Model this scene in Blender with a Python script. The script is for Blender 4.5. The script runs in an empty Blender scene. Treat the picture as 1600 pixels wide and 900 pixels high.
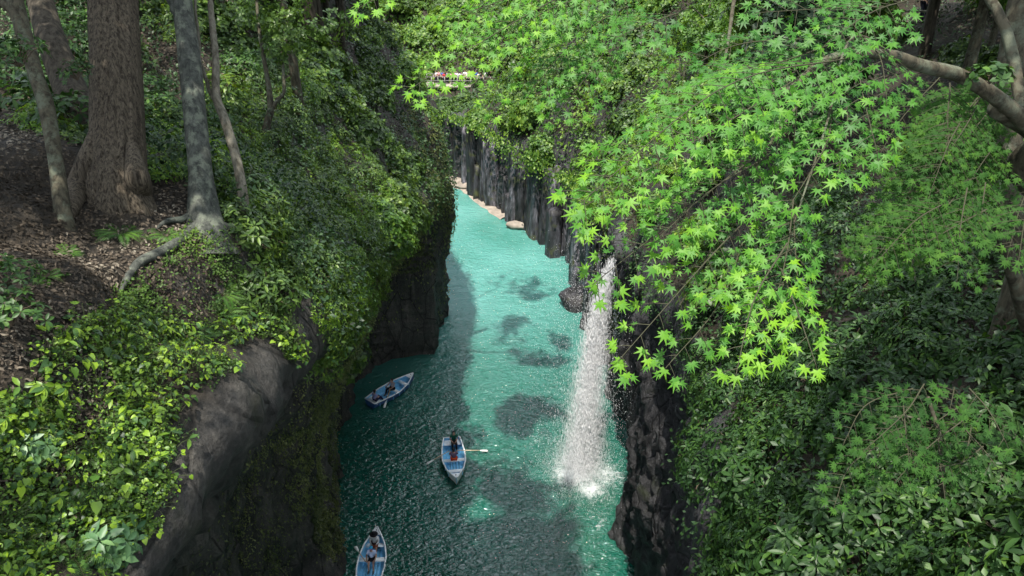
import bpy, math, random
import numpy as np
from mathutils import Vector, Matrix
from mathutils.bvhtree import BVHTree

random.seed(7)
RNG = np.random.default_rng(7)
SC = bpy.context.scene
COL = SC.collection

# ------------------------------------------------------------------ camera
CAM_Z = 30.0
PITCH = math.radians(27)
F = 1180.0
CP, SP = math.cos(PITCH), math.sin(PITCH)


def D(px, py, d):
    """point seen at photo pixel (px,py) at forward depth d"""
    r = (px - 800) / F
    u = -(py - 450) / F
    return Vector((r * d, (CP + u * SP) * d, CAM_Z + (-SP + u * CP) * d))


def Z(px, py, z):
    u = -(py - 450) / F
    return D(px, py, (z - CAM_Z) / (-SP + u * CP))


def proj(p):
    x, y, z = p[..., 0], p[..., 1], p[..., 2] - CAM_Z
    d = y * CP - z * SP
    u = y * SP + z * CP
    dd = np.where(np.abs(d) < 1e-3, 1e-3, d)
    return 800 + F * x / dd, 450 - F * u / dd, d


cam = bpy.data.cameras.new("camera")
camo = bpy.data.objects.new("camera", cam)
COL.objects.link(camo)
camo.location = (0, 0, CAM_Z)
camo.rotation_euler = (math.radians(90) - PITCH, 0, 0)
cam.sensor_width = 36
cam.lens = F / 1600 * 36
cam.clip_start = 0.1
cam.clip_end = 2000
SC.camera = camo

# ------------------------------------------------------------------ noise


def _hash(ix, iy, iz, seed):
    h = (ix * 374761393 + iy * 668265263 + iz * 2147483647 + seed * 974634777) & 0xFFFFFFFF
    h = ((h ^ (h >> 13)) * 1274126177) & 0xFFFFFFFF
    h = ((h ^ (h >> 16)) * 2246822519) & 0xFFFFFFFF
    return ((h ^ (h >> 15)) & 0xFFFF) / 65535.0


def vnoise(p, scale=1.0, seed=0):
    q = np.asarray(p, float) * scale
    i = np.floor(q).astype(np.int64)
    f = q - i
    f = f * f * (3 - 2 * f)
    out = 0
    for dx in (0, 1):
        wx = f[..., 0] if dx else 1 - f[..., 0]
        for dy in (0, 1):
            wy = f[..., 1] if dy else 1 - f[..., 1]
            for dz in (0, 1):
                wz = f[..., 2] if dz else 1 - f[..., 2]
                out = out + wx * wy * wz * _hash(i[..., 0] + dx, i[..., 1] + dy, i[..., 2] + dz, seed)
    return out * 2 - 1


def fbm(p, scale=1.0, oct=4, seed=0, gain=.5):
    a, s, out = 1.0, scale, 0
    for k in range(oct):
        out = out + a * vnoise(p, s, seed + k * 17)
        a *= gain
        s *= 2.03
    return out


# ------------------------------------------------------------------ mesh helpers
def mesh_np(name, verts, faces, mat=None, smooth=False, attr=None, mats=None, fmat=None):
    """faces: list of (M,k) int arrays or a single one"""
    if not isinstance(faces, (list, tuple)):
        faces = [faces]
    faces = [np.asarray(f, np.int32) for f in faces if len(f)]
    me = bpy.data.meshes.new(name)
    verts = np.asarray(verts, np.float32)
    me.vertices.add(len(verts))
    me.vertices.foreach_set("co", verts.ravel())
    loops = np.concatenate([f.ravel() for f in faces])
    totals = np.concatenate([np.full(len(f), f.shape[1], np.int32) for f in faces])
    starts = np.concatenate([[0], np.cumsum(totals)[:-1]]).astype(np.int32)
    me.loops.add(len(loops))
    me.loops.foreach_set("vertex_index", loops.astype(np.int32))
    me.polygons.add(len(totals))
    me.polygons.foreach_set("loop_start", starts)
    if attr is not None:
        for k, v in attr.items():
            a = me.attributes.new(k, 'FLOAT', 'POINT')
            a.data.foreach_set("value", np.asarray(v, np.float32))
    if mats:
        for m in mats:
            me.materials.append(m)
        if fmat is not None:
            me.polygons.foreach_set("material_index", np.asarray(fmat, np.int32))
    elif mat:
        me.materials.append(mat)
    if smooth:
        me.polygons.foreach_set("use_smooth", np.ones(len(totals), bool))
    me.update(calc_edges=True)
    me.validate()
    return me


def tag(o, label=None, cat=None, group=None, kind=None):
    if label: o["label"] = label
    if cat: o["category"] = cat
    if group: o["group"] = group
    if kind: o["kind"] = kind
    return o


def link(name, me, parent=None, loc=None, rot=None, scale=None):
    o = bpy.data.objects.new(name, me)
    COL.objects.link(o)
    if parent is not None: o.parent = parent
    if loc is not None: o.location = loc
    if rot is not None: o.rotation_euler = rot
    if scale is not None: o.scale = (scale,) * 3 if isinstance(scale, (int, float)) else scale
    return o


def dup(src, loc=None, rot=None, scale=None, label=None, group=None):
    c = src.copy()
    COL.objects.link(c)
    if loc is not None: c.location = loc
    if rot is not None: c.rotation_euler = rot
    if scale is not None: c.scale = (scale,) * 3
    if label: c["label"] = label
    if group: c["group"] = group
    for ch in KIDS.get(src.name, []):
        d = ch.copy()
        COL.objects.link(d)
        d.parent = c
        for g in KIDS.get(ch.name, []):
            e = g.copy()
            COL.objects.link(e)
            e.parent = d
    return c


KIDS = {}


def kid(name, me, parent, **kw):
    o = link(name, me, parent, **kw)
    KIDS.setdefault(parent.name, []).append(o)
    return o


class MB:
    """collects numpy geometry"""

    def __init__(s):
        s.v, s.f, s.n, s.a, s.m = [], {}, 0, [], {}

    def add(s, v, faces, rnd=None, mi=0):
        v = np.asarray(v, float).reshape(-1, 3)
        s.v.append(v)
        s.a.append(np.full(len(v), random.random()) if rnd is None else np.broadcast_to(rnd, (len(v),)))
        for f in faces:
            f = np.asarray(f, np.int64)
            if f.size == 0: continue
            s.f.setdefault((f.shape[1], mi), []).append(f + s.n)
        s.n += len(v)

    def mesh(s, name, mat=None, smooth=False, mats=None):
        keys = sorted(s.f)
        fs = [np.concatenate(s.f[k]) for k in keys]
        fm = np.concatenate([np.full(len(f), k[1]) for f, k in zip(fs, keys)])
        return mesh_np(name, np.concatenate(s.v), fs, mat, smooth, {'rnd': np.concatenate(s.a)}, mats, fm)


def box(mb, c, sx, sy, sz, rot=None, mi=0):
    v = np.array([[x, y, z] for x in (-.5, .5) for y in (-.5, .5) for z in (-.5, .5)]) * (sx, sy, sz)
    if rot is not None:
        v = v @ np.array(rot.to_3x3()).T
    v = v + np.array(c)
    mb.add(v, [[(0, 1, 3, 2), (4, 6, 7, 5), (0, 4, 5, 1), (2, 3, 7, 6), (0, 2, 6, 4), (1, 5, 7, 3)]], mi=mi)


def frame(t):
    t = t / (np.linalg.norm(t) + 1e-9)
    a = np.array([0, 0, 1.0]) if abs(t[2]) < .9 else np.array([1.0, 0, 0])
    x = np.cross(a, t)
    x /= np.linalg.norm(x)
    return x, np.cross(t, x)


def tube(mb, pts, rad, seg=8, ridge=None, mi=0, cap=True):
    """tapered tube with parallel-transported frame; ridge(theta, t)->radius factor"""
    pts = np.array([list(p) for p in pts], float)
    n = len(pts)
    rad = np.broadcast_to(rad, (n,))
    tan = np.gradient(pts, axis=0)
    tan /= np.linalg.norm(tan, axis=1)[:, None] + 1e-9
    x, y = frame(tan[0])
    th = np.linspace(0, 2 * math.pi, seg, endpoint=False)
    V = []
    for i in range(n):
        t = tan[i]
        x = x - t * np.dot(x, t)
        x /= np.linalg.norm(x) + 1e-9
        y = np.cross(t, x)
        r = rad[i] * (ridge(th, i / (n - 1), pts[i]) if ridge else 1)
        V.append(pts[i] + np.outer(np.cos(th) * r, x) + np.outer(np.sin(th) * r, y))
    V = np.concatenate(V)
    i = np.arange(n - 1)[:, None] * seg
    j = np.arange(seg)[None]
    k = (j + 1) % seg
    q = np.stack([i + j, i + k, i + seg + k, i + seg + j], -1).reshape(-1, 4)
    F_ = [q]
    if cap:
        V = np.vstack([V, pts[-1]])
        top = len(V) - 1
        b = (n - 1) * seg
        F_.append(np.array([[b + a, b + (a + 1) % seg, top] for a in range(seg)]))
    mb.add(V, F_, mi=mi)


def spline(pts, n=20):
    """catmull-rom through points"""
    P = np.array([list(p) for p in pts], float)
    P = np.vstack([2 * P[0] - P[1], P, 2 * P[-1] - P[-2]])
    m = len(P) - 3
    out = []
    for s in np.linspace(0, m - 1e-6, n):
        i = int(s)
        t = s - i
        a, b, c, d = P[i:i + 4]
        out.append(.5 * ((2 * b) + (c - a) * t + (2 * a - 5 * b + 4 * c - d) * t * t + (3 * b - a - 3 * c + d) * t ** 3))
    return np.array(out)


# ------------------------------------------------------------------ materials
def mat(name):
    m = bpy.data.materials.new(name)
    m.use_nodes = True
    nt = m.node_tree
    nt.nodes.clear()
    out = nt.nodes.new("ShaderNodeOutputMaterial")
    return m, nt, out


def N(nt, typ, **kw):
    n = nt.nodes.new(typ)
    for k, v in kw.items():
        if k.startswith("i_"):
            n.inputs[k[2:].replace("_", " ")].default_value = v
        else:
            setattr(n, k, v)
    return n


def ramp(nt, fac, stops, interp='LINEAR'):
    r = nt.nodes.new("ShaderNodeValToRGB")
    r.color_ramp.interpolation = interp
    el = r.color_ramp.elements
    while len(el) < len(stops): el.new(.5)
    for e, (p, c) in zip(el, stops):
        e.position = p
        e.color = (*c, 1) if len(c) == 3 else c
    if fac is not None: nt.links.new(fac, r.inputs[0])
    return r


def noise(nt, scale, detail=4, rough=.6, vec=None, dist=0):
    n = N(nt, "ShaderNodeTexNoise")
    n.inputs["Scale"].default_value = scale
    n.inputs["Detail"].default_value = detail
    n.inputs["Roughness"].default_value = rough
    n.inputs["Distortion"].default_value = dist
    if vec is not None: nt.links.new(vec, n.inputs["Vector"])
    return n


def mixc(nt, fac, a, b, mode='MIX'):
    m = N(nt, "ShaderNodeMix", data_type='RGBA', blend_type=mode)
    L = nt.links
    for inp, v in ((0, fac), (6, a), (7, b)):
        if hasattr(v, 'links') or hasattr(v, 'is_linked'):
            L.new(v, m.inputs[inp])
        else:
            m.inputs[inp].default_value = v if inp == 0 else (*v, 1)
    return m.outputs[2]


def leaf_mat(name, cols, rough=.45, trans=.35, spec=.4, bright=1.0, coat=0.0):
    """cols: list of linear rgb along the per-leaf random value"""
    m, nt, out = mat(name)
    L = nt.links
    at = N(nt, "ShaderNodeAttribute", attribute_name='rnd')
    oi = N(nt, "ShaderNodeObjectInfo")
    ad = N(nt, "ShaderNodeMath", operation='MULTIPLY_ADD')
    L.new(oi.outputs["Random"], ad.inputs[0])
    ad.inputs[1].default_value = .28
    L.new(at.outputs["Fac"], ad.inputs[2])
    sb = N(nt, "ShaderNodeMath", operation='SUBTRACT')
    L.new(ad.outputs[0], sb.inputs[0])
    sb.inputs[1].default_value = .14
    r = ramp(nt, sb.outputs[0], [(i / (len(cols) - 1), tuple(c_ * bright for c_ in c)) for i, c in enumerate(cols)])
    p = N(nt, "ShaderNodeBsdfPrincipled")
    p.inputs["Roughness"].default_value = rough
    p.inputs["Specular IOR Level"].default_value = spec
    L.new(r.outputs[0], p.inputs["Base Color"])
    t = N(nt, "ShaderNodeBsdfTranslucent")
    hs = N(nt, "ShaderNodeHueSaturation")
    hs.inputs["Hue"].default_value = .485
    hs.inputs["Saturation"].default_value = 1.1
    hs.inputs["Value"].default_value = 1.5
    L.new(r.outputs[0], hs.inputs["Color"])
    L.new(hs.outputs[0], t.inputs["Color"])
    mx = N(nt, "ShaderNodeMixShader")
    mx.inputs[0].default_value = trans
    L.new(p.outputs[0], mx.inputs[1])
    L.new(t.outputs[0], mx.inputs[2])
    L.new(mx.outputs[0], out.inputs[0])
    return m


def plain(name, col, rough=.6, spec=.5, nscale=None, namt=.25, bump=0, bscale=30):
    m, nt, out = mat(name)
    L = nt.links
    p = N(nt, "ShaderNodeBsdfPrincipled")
    p.inputs["Roughness"].default_value = rough
    p.inputs["Specular IOR Level"].default_value = spec
    p.inputs["Base Color"].default_value = (*col, 1)
    tc = N(nt, "ShaderNodeTexCoord")
    if nscale:
        n = noise(nt, nscale, 5, .6, tc.outputs["Object"])
        r = ramp(nt, n.outputs[0], [(.3, tuple(c * (1 - namt) for c in col)), (.7, tuple(min(1, c * (1 + namt)) for c in col))])
        L.new(r.outputs[0], p.inputs["Base Color"])
    if bump:
        n2 = noise(nt, bscale, 4, .6, tc.outputs["Object"])
        b = N(nt, "ShaderNodeBump")
        b.inputs["Strength"].default_value = bump
        b.inputs["Distance"].default_value = .02
        L.new(n2.outputs[0], b.inputs["Height"])
        L.new(b.outputs[0], p.inputs["Normal"])
    L.new(p.outputs[0], out.inputs[0])
    return m


def terrain_mat(name, rock=(.045, .043, .042), rock2=(.10, .095, .088), moss=(.04, .042, .02), soil=(.030, .024, .017), mossamt=.5):
    m, nt, out = mat(name)
    L = nt.links
    geo = N(nt, "ShaderNodeNewGeometry")
    tc = N(nt, "ShaderNodeTexCoord")
    obj = tc.outputs["Object"]
    sx = N(nt, "ShaderNodeSeparateXYZ")
    L.new(geo.outputs["Normal"], sx.inputs[0])
    n1 = noise(nt, .6, 8, .65, obj)
    n2 = noise(nt, 3.5, 8, .7, obj)
    # vertical streaks on the rock
    mp = N(nt, "ShaderNodeMapping")
    mp.inputs["Scale"].default_value = (1.6, 1.6, .22)
    L.new(obj, mp.inputs[0])
    n3 = noise(nt, 1.3, 8, .65, mp.outputs[0], .4)
    rk = ramp(nt, n3.outputs[0], [(.25, tuple(c * .35 for c in rock)), (.48, rock), (.62, rock2), (.78, tuple(c * 1.5 for c in rock2))])
    rk2 = mixc(nt, .45, rk.outputs[0], ramp(nt, n2.outputs[0], [(.3, tuple(c * .5 for c in rock)), (.7, tuple(c * 1.25 for c in rock2))]).outputs[0])
    vo = N(nt, 'ShaderNodeTexVoronoi', feature='DISTANCE_TO_EDGE')
    vo.inputs['Scale'].default_value = .9
    mp2 = N(nt, "ShaderNodeMapping"); mp2.inputs["Scale"].default_value = (1.2, 1.2, .5)
    wv = mixc(nt, .22, obj, n1.outputs[1])
    L.new(wv, mp2.inputs[0]); L.new(mp2.outputs[0], vo.inputs['Vector'])
    ck = ramp(nt, vo.outputs['Distance'], [(0, (.25, .25, .25)), (.035, (1, 1, 1))])
    n4 = noise(nt, 14, 6, .7, obj)
    f4 = ramp(nt, n4.outputs[0], [(.3, (.6, .6, .6)), (.7, (1.3, 1.3, 1.3))])
    rk2 = mixc(nt, .8, rk2, ck.outputs[0], 'MULTIPLY')
    rk2 = mixc(nt, .8, rk2, f4.outputs[0], 'MULTIPLY')
    ms = ramp(nt, n1.outputs[0], [(.45 + .2 * (1 - mossamt), (0, 0, 0)), (.62 + .2 * (1 - mossamt), (1, 1, 1))])
    rk3 = mixc(nt, ms.outputs[0], rk2, moss)
    sl = ramp(nt, n2.outputs[0], [(.3, tuple(c * .4 for c in soil)), (.55, soil), (.75, (.055, .045, .032))])
    fl = ramp(nt, sx.outputs[2], [(.32, (0, 0, 0)), (.55, (1, 1, 1))])
    ra = N(nt, 'ShaderNodeAttribute', attribute_name='rock')
    iv = N(nt, 'ShaderNodeMath', operation='SUBTRACT'); iv.inputs[0].default_value = 1; L.new(ra.outputs['Fac'], iv.inputs[1])
    mm = N(nt, 'ShaderNodeMath', operation='MULTIPLY'); L.new(fl.outputs[0], mm.inputs[0]); L.new(iv.outputs[0], mm.inputs[1])
    c = mixc(nt, mm.outputs[0], rk3, sl.outputs[0])
    p = N(nt, "ShaderNodeBsdfPrincipled")
    L.new(c, p.inputs["Base Color"])
    rr = ramp(nt, n2.outputs[0], [(.3, (.55,) * 3), (.7, (.95,) * 3)])
    L.new(rr.outputs[0], p.inputs["Roughness"])
    p.inputs["Specular IOR Level"].default_value = .3
    b = N(nt, "ShaderNodeBump")
    b.inputs["Strength"].default_value = .9
    b.inputs["Distance"].default_value = .12
    ad = N(nt, "ShaderNodeMath", operation='ADD')
    L.new(n2.outputs[0], ad.inputs[0])
    L.new(n3.outputs[0], ad.inputs[1])
    ad2 = N(nt, 'ShaderNodeMath', operation='MULTIPLY_ADD'); L.new(ck.outputs[0], ad2.inputs[0]); ad2.inputs[1].default_value = .6; L.new(ad.outputs[0], ad2.inputs[2])
    L.new(ad2.outputs[0], b.inputs["Height"])
    L.new(b.outputs[0], p.inputs["Normal"])
    L.new(p.outputs[0], out.inputs[0])
    return m


def bark_mat(name, c1, c2, vs=6.0, hs=.5, bump=.8, lichen=None):
    m, nt, out = mat(name)
    L = nt.links
    tc = N(nt, "ShaderNodeTexCoord")
    mp = N(nt, "ShaderNodeMapping")
    mp.inputs["Scale"].default_value = (vs, vs, hs)
    L.new(tc.outputs["Object"], mp.inputs[0])
    n = noise(nt, 3, 8, .7, mp.outputs[0], .3)
    r = ramp(nt, n.outputs[0], [(.38, c1), (.60, c2)])
    c = r.outputs[0]
    if lichen:
        n2 = noise(nt, 5, 6, .7, tc.outputs["Object"])
        f = ramp(nt, n2.outputs[0], [(.5, (0, 0, 0)), (.62, (1, 1, 1))])
        c = mixc(nt, f.outputs[0], c, lichen)
    p = N(nt, "ShaderNodeBsdfPrincipled")
    L.new(c, p.inputs["Base Color"])
    p.inputs["Roughness"].default_value = .85
    p.inputs["Specular IOR Level"].default_value = .2
    b = N(nt, "ShaderNodeBump")
    b.inputs["Strength"].default_value = bump
    b.inputs["Distance"].default_value = .03
    L.new(n.outputs[0], b.inputs["Height"])
    L.new(b.outputs[0], p.inputs["Normal"])
    L.new(p.outputs[0], out.inputs[0])
    return m


# ------------------------------------------------------------------ world + sun
SUN_EL = math.radians(70)
SUN_AZ = Vector((-0.24, -0.97, 0)).normalized()  # horizontal direction towards the sun
w = bpy.data.worlds.new("World")
SC.world = w
w.use_nodes = True
nt = w.node_tree
nt.nodes.clear()
wo = nt.nodes.new("ShaderNodeOutputWorld")
bg = nt.nodes.new("ShaderNodeBackground")
sky = nt.nodes.new("ShaderNodeTexSky")
sky.sky_type = 'NISHITA'
sky.sun_disc = False
sky.sun_elevation = SUN_EL
sky.sun_rotation = math.atan2(SUN_AZ.x, SUN_AZ.y)
sky.air_density = 1.2
sky.dust_density = 1.5
tcw = nt.nodes.new("ShaderNodeTexCoord")
# bright summer clouds in the sky
mpw = nt.nodes.new("ShaderNodeMapping")
mpw.inputs["Scale"].default_value = (1, 1, 1.6)
nt.links.new(tcw.outputs["Generated"], mpw.inputs[0])
cn = noise(nt, 3.2, 7, .55, mpw.outputs[0], .2)
cr = ramp(nt, cn.outputs[0], [(.40, (0, 0, 0)), (.56, (1, 1, 1))])
cl = mixc(nt, cr.outputs[0], (0, 0, 0), (24, 26, 28))
skc = mixc(nt, cr.outputs[0], sky.outputs[0], cl)
nt.links.new(skc, bg.inputs[0])
bg.inputs[1].default_value = 0.085
nt.links.new(bg.outputs[0], wo.inputs[0])

sun = bpy.data.lights.new("sun", 'SUN')
sun.energy = 5.0
sun.angle = math.radians(.5)
sun.color = (1, .94, .84)
suno = bpy.data.objects.new("sun", sun)
COL.objects.link(suno)
sd = Vector((SUN_AZ.x * math.cos(SUN_EL), SUN_AZ.y * math.cos(SUN_EL), math.sin(SUN_EL)))
suno.rotation_euler = sd.to_track_quat('Z', 'Y').to_euler()

SC.view_settings.view_transform = 'Standard'
SC.view_settings.look = 'None'
SC.view_settings.gamma = 1
SC.view_settings.exposure = 0.82
SC.view_settings.use_curve_mapping = False
SC.cycles.max_bounces = 8
SC.cycles.diffuse_bounces = 4
SC.cycles.glossy_bounces = 3
SC.cycles.transmission_bounces = 4
SC.cycles.transparent_max_bounces = 12
SC.cycles.sample_clamp_indirect = 6
SC.cycles.caustics_reflective = False
SC.cycles.caustics_refractive = False

# ------------------------------------------------------------------ terrain
# stations: Y, then 11 (X,Z) from below the water, up the wall, over the lip and back up the slope
LS = [
    (-14, [(-9, -3), (-9, 0), (-10, 7), (-10, 14), (-6.5, 20.5), (-4.6, 23), (-5.4, 24), (-6.8, 25.6), (-9, 26.8), (-16, 29), (-60, 40)]),
    (2, [(-9, -3), (-9, 0), (-10, 7), (-10, 14), (-6.5, 20.5), (-4.4, 23), (-5.4, 24), (-6.8, 25.6), (-9, 26.8), (-16, 29), (-60, 40)]),
    (8.4, [(-9, -3), (-9, 0), (-10.3, 7), (-9.6, 14), (-6.2, 20.6), (-4.0, 23.1), (-5.1, 24.2), (-6.5, 25.7), (-9, 26.7), (-16, 28.6), (-60, 39)]),
    (11, [(-9, -3), (-9, 0), (-10.3, 7), (-9.4, 13.5), (-6.2, 20), (-3.97, 22.6), (-4.9, 24.0), (-5.9, 25.1), (-8.5, 26.2), (-16, 28.2), (-60, 39)]),
    (15, [(-9, -3), (-9, 0), (-10.2, 6.5), (-9.4, 13), (-6, 19.0), (-4.1, 21.4), (-4.8, 23.2), (-6.0, 24.7), (-9, 25.8), (-16, 27.6), (-60, 39)]),
    (20, [(-9, -3), (-9, 0), (-9.6, 6), (-8.9, 12), (-6, 17.5), (-4.5, 20.3), (-5.2, 22), (-6.8, 23.6), (-9.5, 25.2), (-16, 27.6), (-60, 40)]),
    (25, [(-8.9, -3), (-8.9, 0), (-8.9, 5), (-8.2, 10), (-6.4, 15), (-4.8, 19), (-5.5, 21), (-7, 22.8), (-9.5, 24.8), (-17, 28), (-60, 41)]),
    (31, [(-9.4, -3), (-9.4, 0), (-9.3, 4.5), (-8.4, 9), (-6.6, 14), (-4.9, 17.6), (-5.8, 19.6), (-7, 21.6), (-9.7, 24.3), (-17.5, 28.5), (-60, 42)]),
    (38, [(-11, -3), (-11, 0), (-10.8, 4), (-9.7, 8), (-7.2, 12), (-5.2, 15.2), (-5.8, 17.6), (-7.2, 20.5), (-10, 24), (-18, 29), (-60, 44)]),
    (44, [(-11.3, -3), (-11.3, 0), (-11.2, 4), (-10.4, 7), (-7.6, 10.5), (-5.0, 13.4), (-5.6, 16.2), (-7, 19.5), (-10, 24), (-18, 29.5), (-60, 46)]),
    (46.9, [(-10.6, -3), (-10.5, 0), (-10.4, 4), (-9.6, 7), (-6.8, 10), (-4.5, 12.8), (-5.2, 15.8), (-6.6, 19), (-9.7, 23.6), (-18, 29.5), (-60, 46)]),
    (48.0, [(-5.4, -3), (-5.4, 0), (-5.2, 3.5), (-5.1, 7), (-4.9, 10.2), (-4.6, 12.6), (-5.2, 15.4), (-6, 18.5), (-9.2, 23), (-18, 29.5), (-60, 47)]),
    (54, [(-5.4, -3), (-5.4, 0), (-5.2, 3.5), (-5.1, 7), (-5.0, 10), (-4.8, 12.6), (-5.4, 15.4), (-6.4, 18.5), (-9.4, 23), (-18, 30), (-60, 49)]),
    (60, [(-9, -3), (-9, 0), (-9, 3.5), (-8.6, 7), (-7.4, 9.8), (-6.6, 12.4), (-7.4, 15), (-9, 18.5), (-12, 22.5), (-20, 30), (-60, 50)]),
    (75, [(-17, -3), (-17, 0), (-17, 3.5), (-16.8, 7), (-16, 9.6), (-15, 12), (-16, 14.6), (-18, 18), (-21, 22), (-28, 30), (-70, 52)]),
    (90, [(-26, -3), (-26, 0), (-26, 3.5), (-25.8, 7), (-25, 9), (-24, 11), (-25, 14), (-27, 17.6), (-30, 22), (-38, 30), (-80, 52)]),
    (120, [(-52, -3), (-52, 0), (-52, 3.5), (-51.8, 7), (-51, 9), (-50, 11), (-51, 14), (-53, 17.6), (-56, 22), (-64, 30), (-95, 52)]),
]
RS = [
    (-14, [(6.4, -3), (6.4, 0), (6.6, 7), (6.3, 14), (4.5, 19.5), (3.1, 22.6), (3.7, 24.2), (4.9, 25.6), (7, 26.8), (14, 28.6), (60, 40)]),
    (2, [(6.4, -3), (6.4, 0), (6.6, 7), (6.3, 14), (4.5, 19.2), (3.0, 22.4), (3.6, 24.0), (4.9, 25.4), (7, 26.6), (14, 28.3), (60, 39)]),
    (8, [(6.3, -3), (6.3, 0), (6.4, 7), (6, 13), (4.3, 18.4), (3.1, 21.5), (3.8, 23.4), (5.2, 25.0), (8, 26.0), (14.5, 27.6), (60, 38)]),
    (12, [(6.2, -3), (6.2, 0), (6.2, 6), (5.9, 12), (4.8, 17.2), (4.0, 20.2), (4.7, 22.2), (5.8, 23.8), (8.5, 24.8), (15, 26.5), (60, 38)]),
    (18, [(6.0, -3), (6.0, 0), (6.1, 6), (5.9, 11), (5.4, 15.8), (4.9, 18.4), (5.6, 20.3), (6.8, 22.2), (9, 23.6), (16, 26), (60, 38)]),
    (25, [(5.8, -3), (5.9, 0), (5.9, 5), (5.9, 10), (5.6, 14.4), (5.3, 16.8), (6.1, 18.8), (7.4, 20.9), (10, 22.8), (17, 25.5), (60, 39)]),
    (30, [(5.5, -3), (5.6, 0), (5.7, 5), (5.9, 9), (5.7, 13.4), (5.5, 15.6), (6.2, 17.5), (7.5, 19.6), (10, 22), (17, 25.3), (60, 40)]),
    (33.5, [(6.6, -3), (6.6, 0), (6.8, 4), (6.8, 8), (6.2, 12.6), (5.4, 14.6), (6.0, 16), (7.4, 18.4), (10.4, 21.4), (17.6, 25.2), (60, 41)]),
    (37, [(7.2, -3), (7.2, 0), (7.2, 4), (7.0, 8), (6.4, 12), (5.6, 13.6), (7, 14.0), (8.8, 15.4), (12, 18.8), (18.5, 24.2), (60, 41)]),
    (40, [(7.2, -3), (7.2, 0), (7.2, 4), (7.0, 8), (6.5, 11.5), (5.8, 13.4), (6.8, 15), (8.6, 17.2), (12, 20), (19, 24.6), (60, 42)]),
    (47, [(7.2, -3), (7.0, 0), (7.0, 3.5), (6.9, 6.5), (6.6, 9.4), (6.2, 11.2), (7.4, 13.4), (9.3, 16), (13, 19.5), (20, 24.5), (60, 43)]),
    (55, [(6.4, -3), (6.1, 0), (6.6, 2.6), (6.8, 5), (6.6, 7.6), (6.4, 9.4), (7.6, 12), (9.5, 15.4), (13, 19.5), (20, 24.5), (60, 44)]),
    (65, [(5.6, -3), (5.6, 0), (5.7, 2), (5.8, 4.4), (5.8, 6.6), (5.8, 7.8), (6.8, 10.6), (8.8, 14.4), (13, 19), (20, 25), (60, 46)]),
    (73, [(.8, -3), (.8, 0), (.9, 2), (1.1, 4.4), (1.2, 6.8), (1.3, 8.0), (2.4, 10.8), (4.6, 14.5), (10, 20), (19, 26), (60, 48)]),
    (83, [(-4.2, -3), (-4.2, 0), (-4.1, 2), (-3.9, 4.4), (-3.8, 6.8), (-3.7, 8.0), (-2, 9.2), (1, 12.0), (7, 18), (17, 25), (60, 50)]),
    (92, [(-9.2, -3), (-9.2, 0), (-9.1, 2), (-9, 4.2), (-8.8, 6.2), (-8.7, 7.2), (-6, 7.4), (-2, 8.6), (4, 13), (13, 22), (60, 50)]),
    (104, [(-18, -3), (-18, 0), (-18, 2), (-18, 4.0), (-18, 5.6), (-17.6, 6.5), (-12, 6.6), (-5, 6.8), (0, 9.5), (10, 18), (60, 48)]),
    (118, [(-34, -3), (-34, 0), (-34, 2), (-34, 4), (-34, 5.6), (-33.6, 6.5), (-24, 8), (-14, 11), (-6, 14), (6, 20), (60, 48)]),
    (130, [(-50, -3), (-50, 0), (-50, 2), (-50, 4), (-50, 5.6), (-49, 7), (-40, 12), (-26, 16), (-12, 19), (4, 23), (60, 50)]),
]


def cerp(tab, ys):
    """monotone-ish interpolation of stations at each y (linear blended with smoothstep)"""
    Y = np.array([t[0] for t in tab], float)
    P = np.array([t[1] for t in tab], float)
    out = []
    for y in ys:
        i = int(np.clip(np.searchsorted(Y, y) - 1, 0, len(Y) - 2))
        t = np.clip((y - Y[i]) / (Y[i + 1] - Y[i]), 0, 1)
        out.append(P[i] * (1 - t) + P[i + 1] * t)
    return np.array(out)


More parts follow.
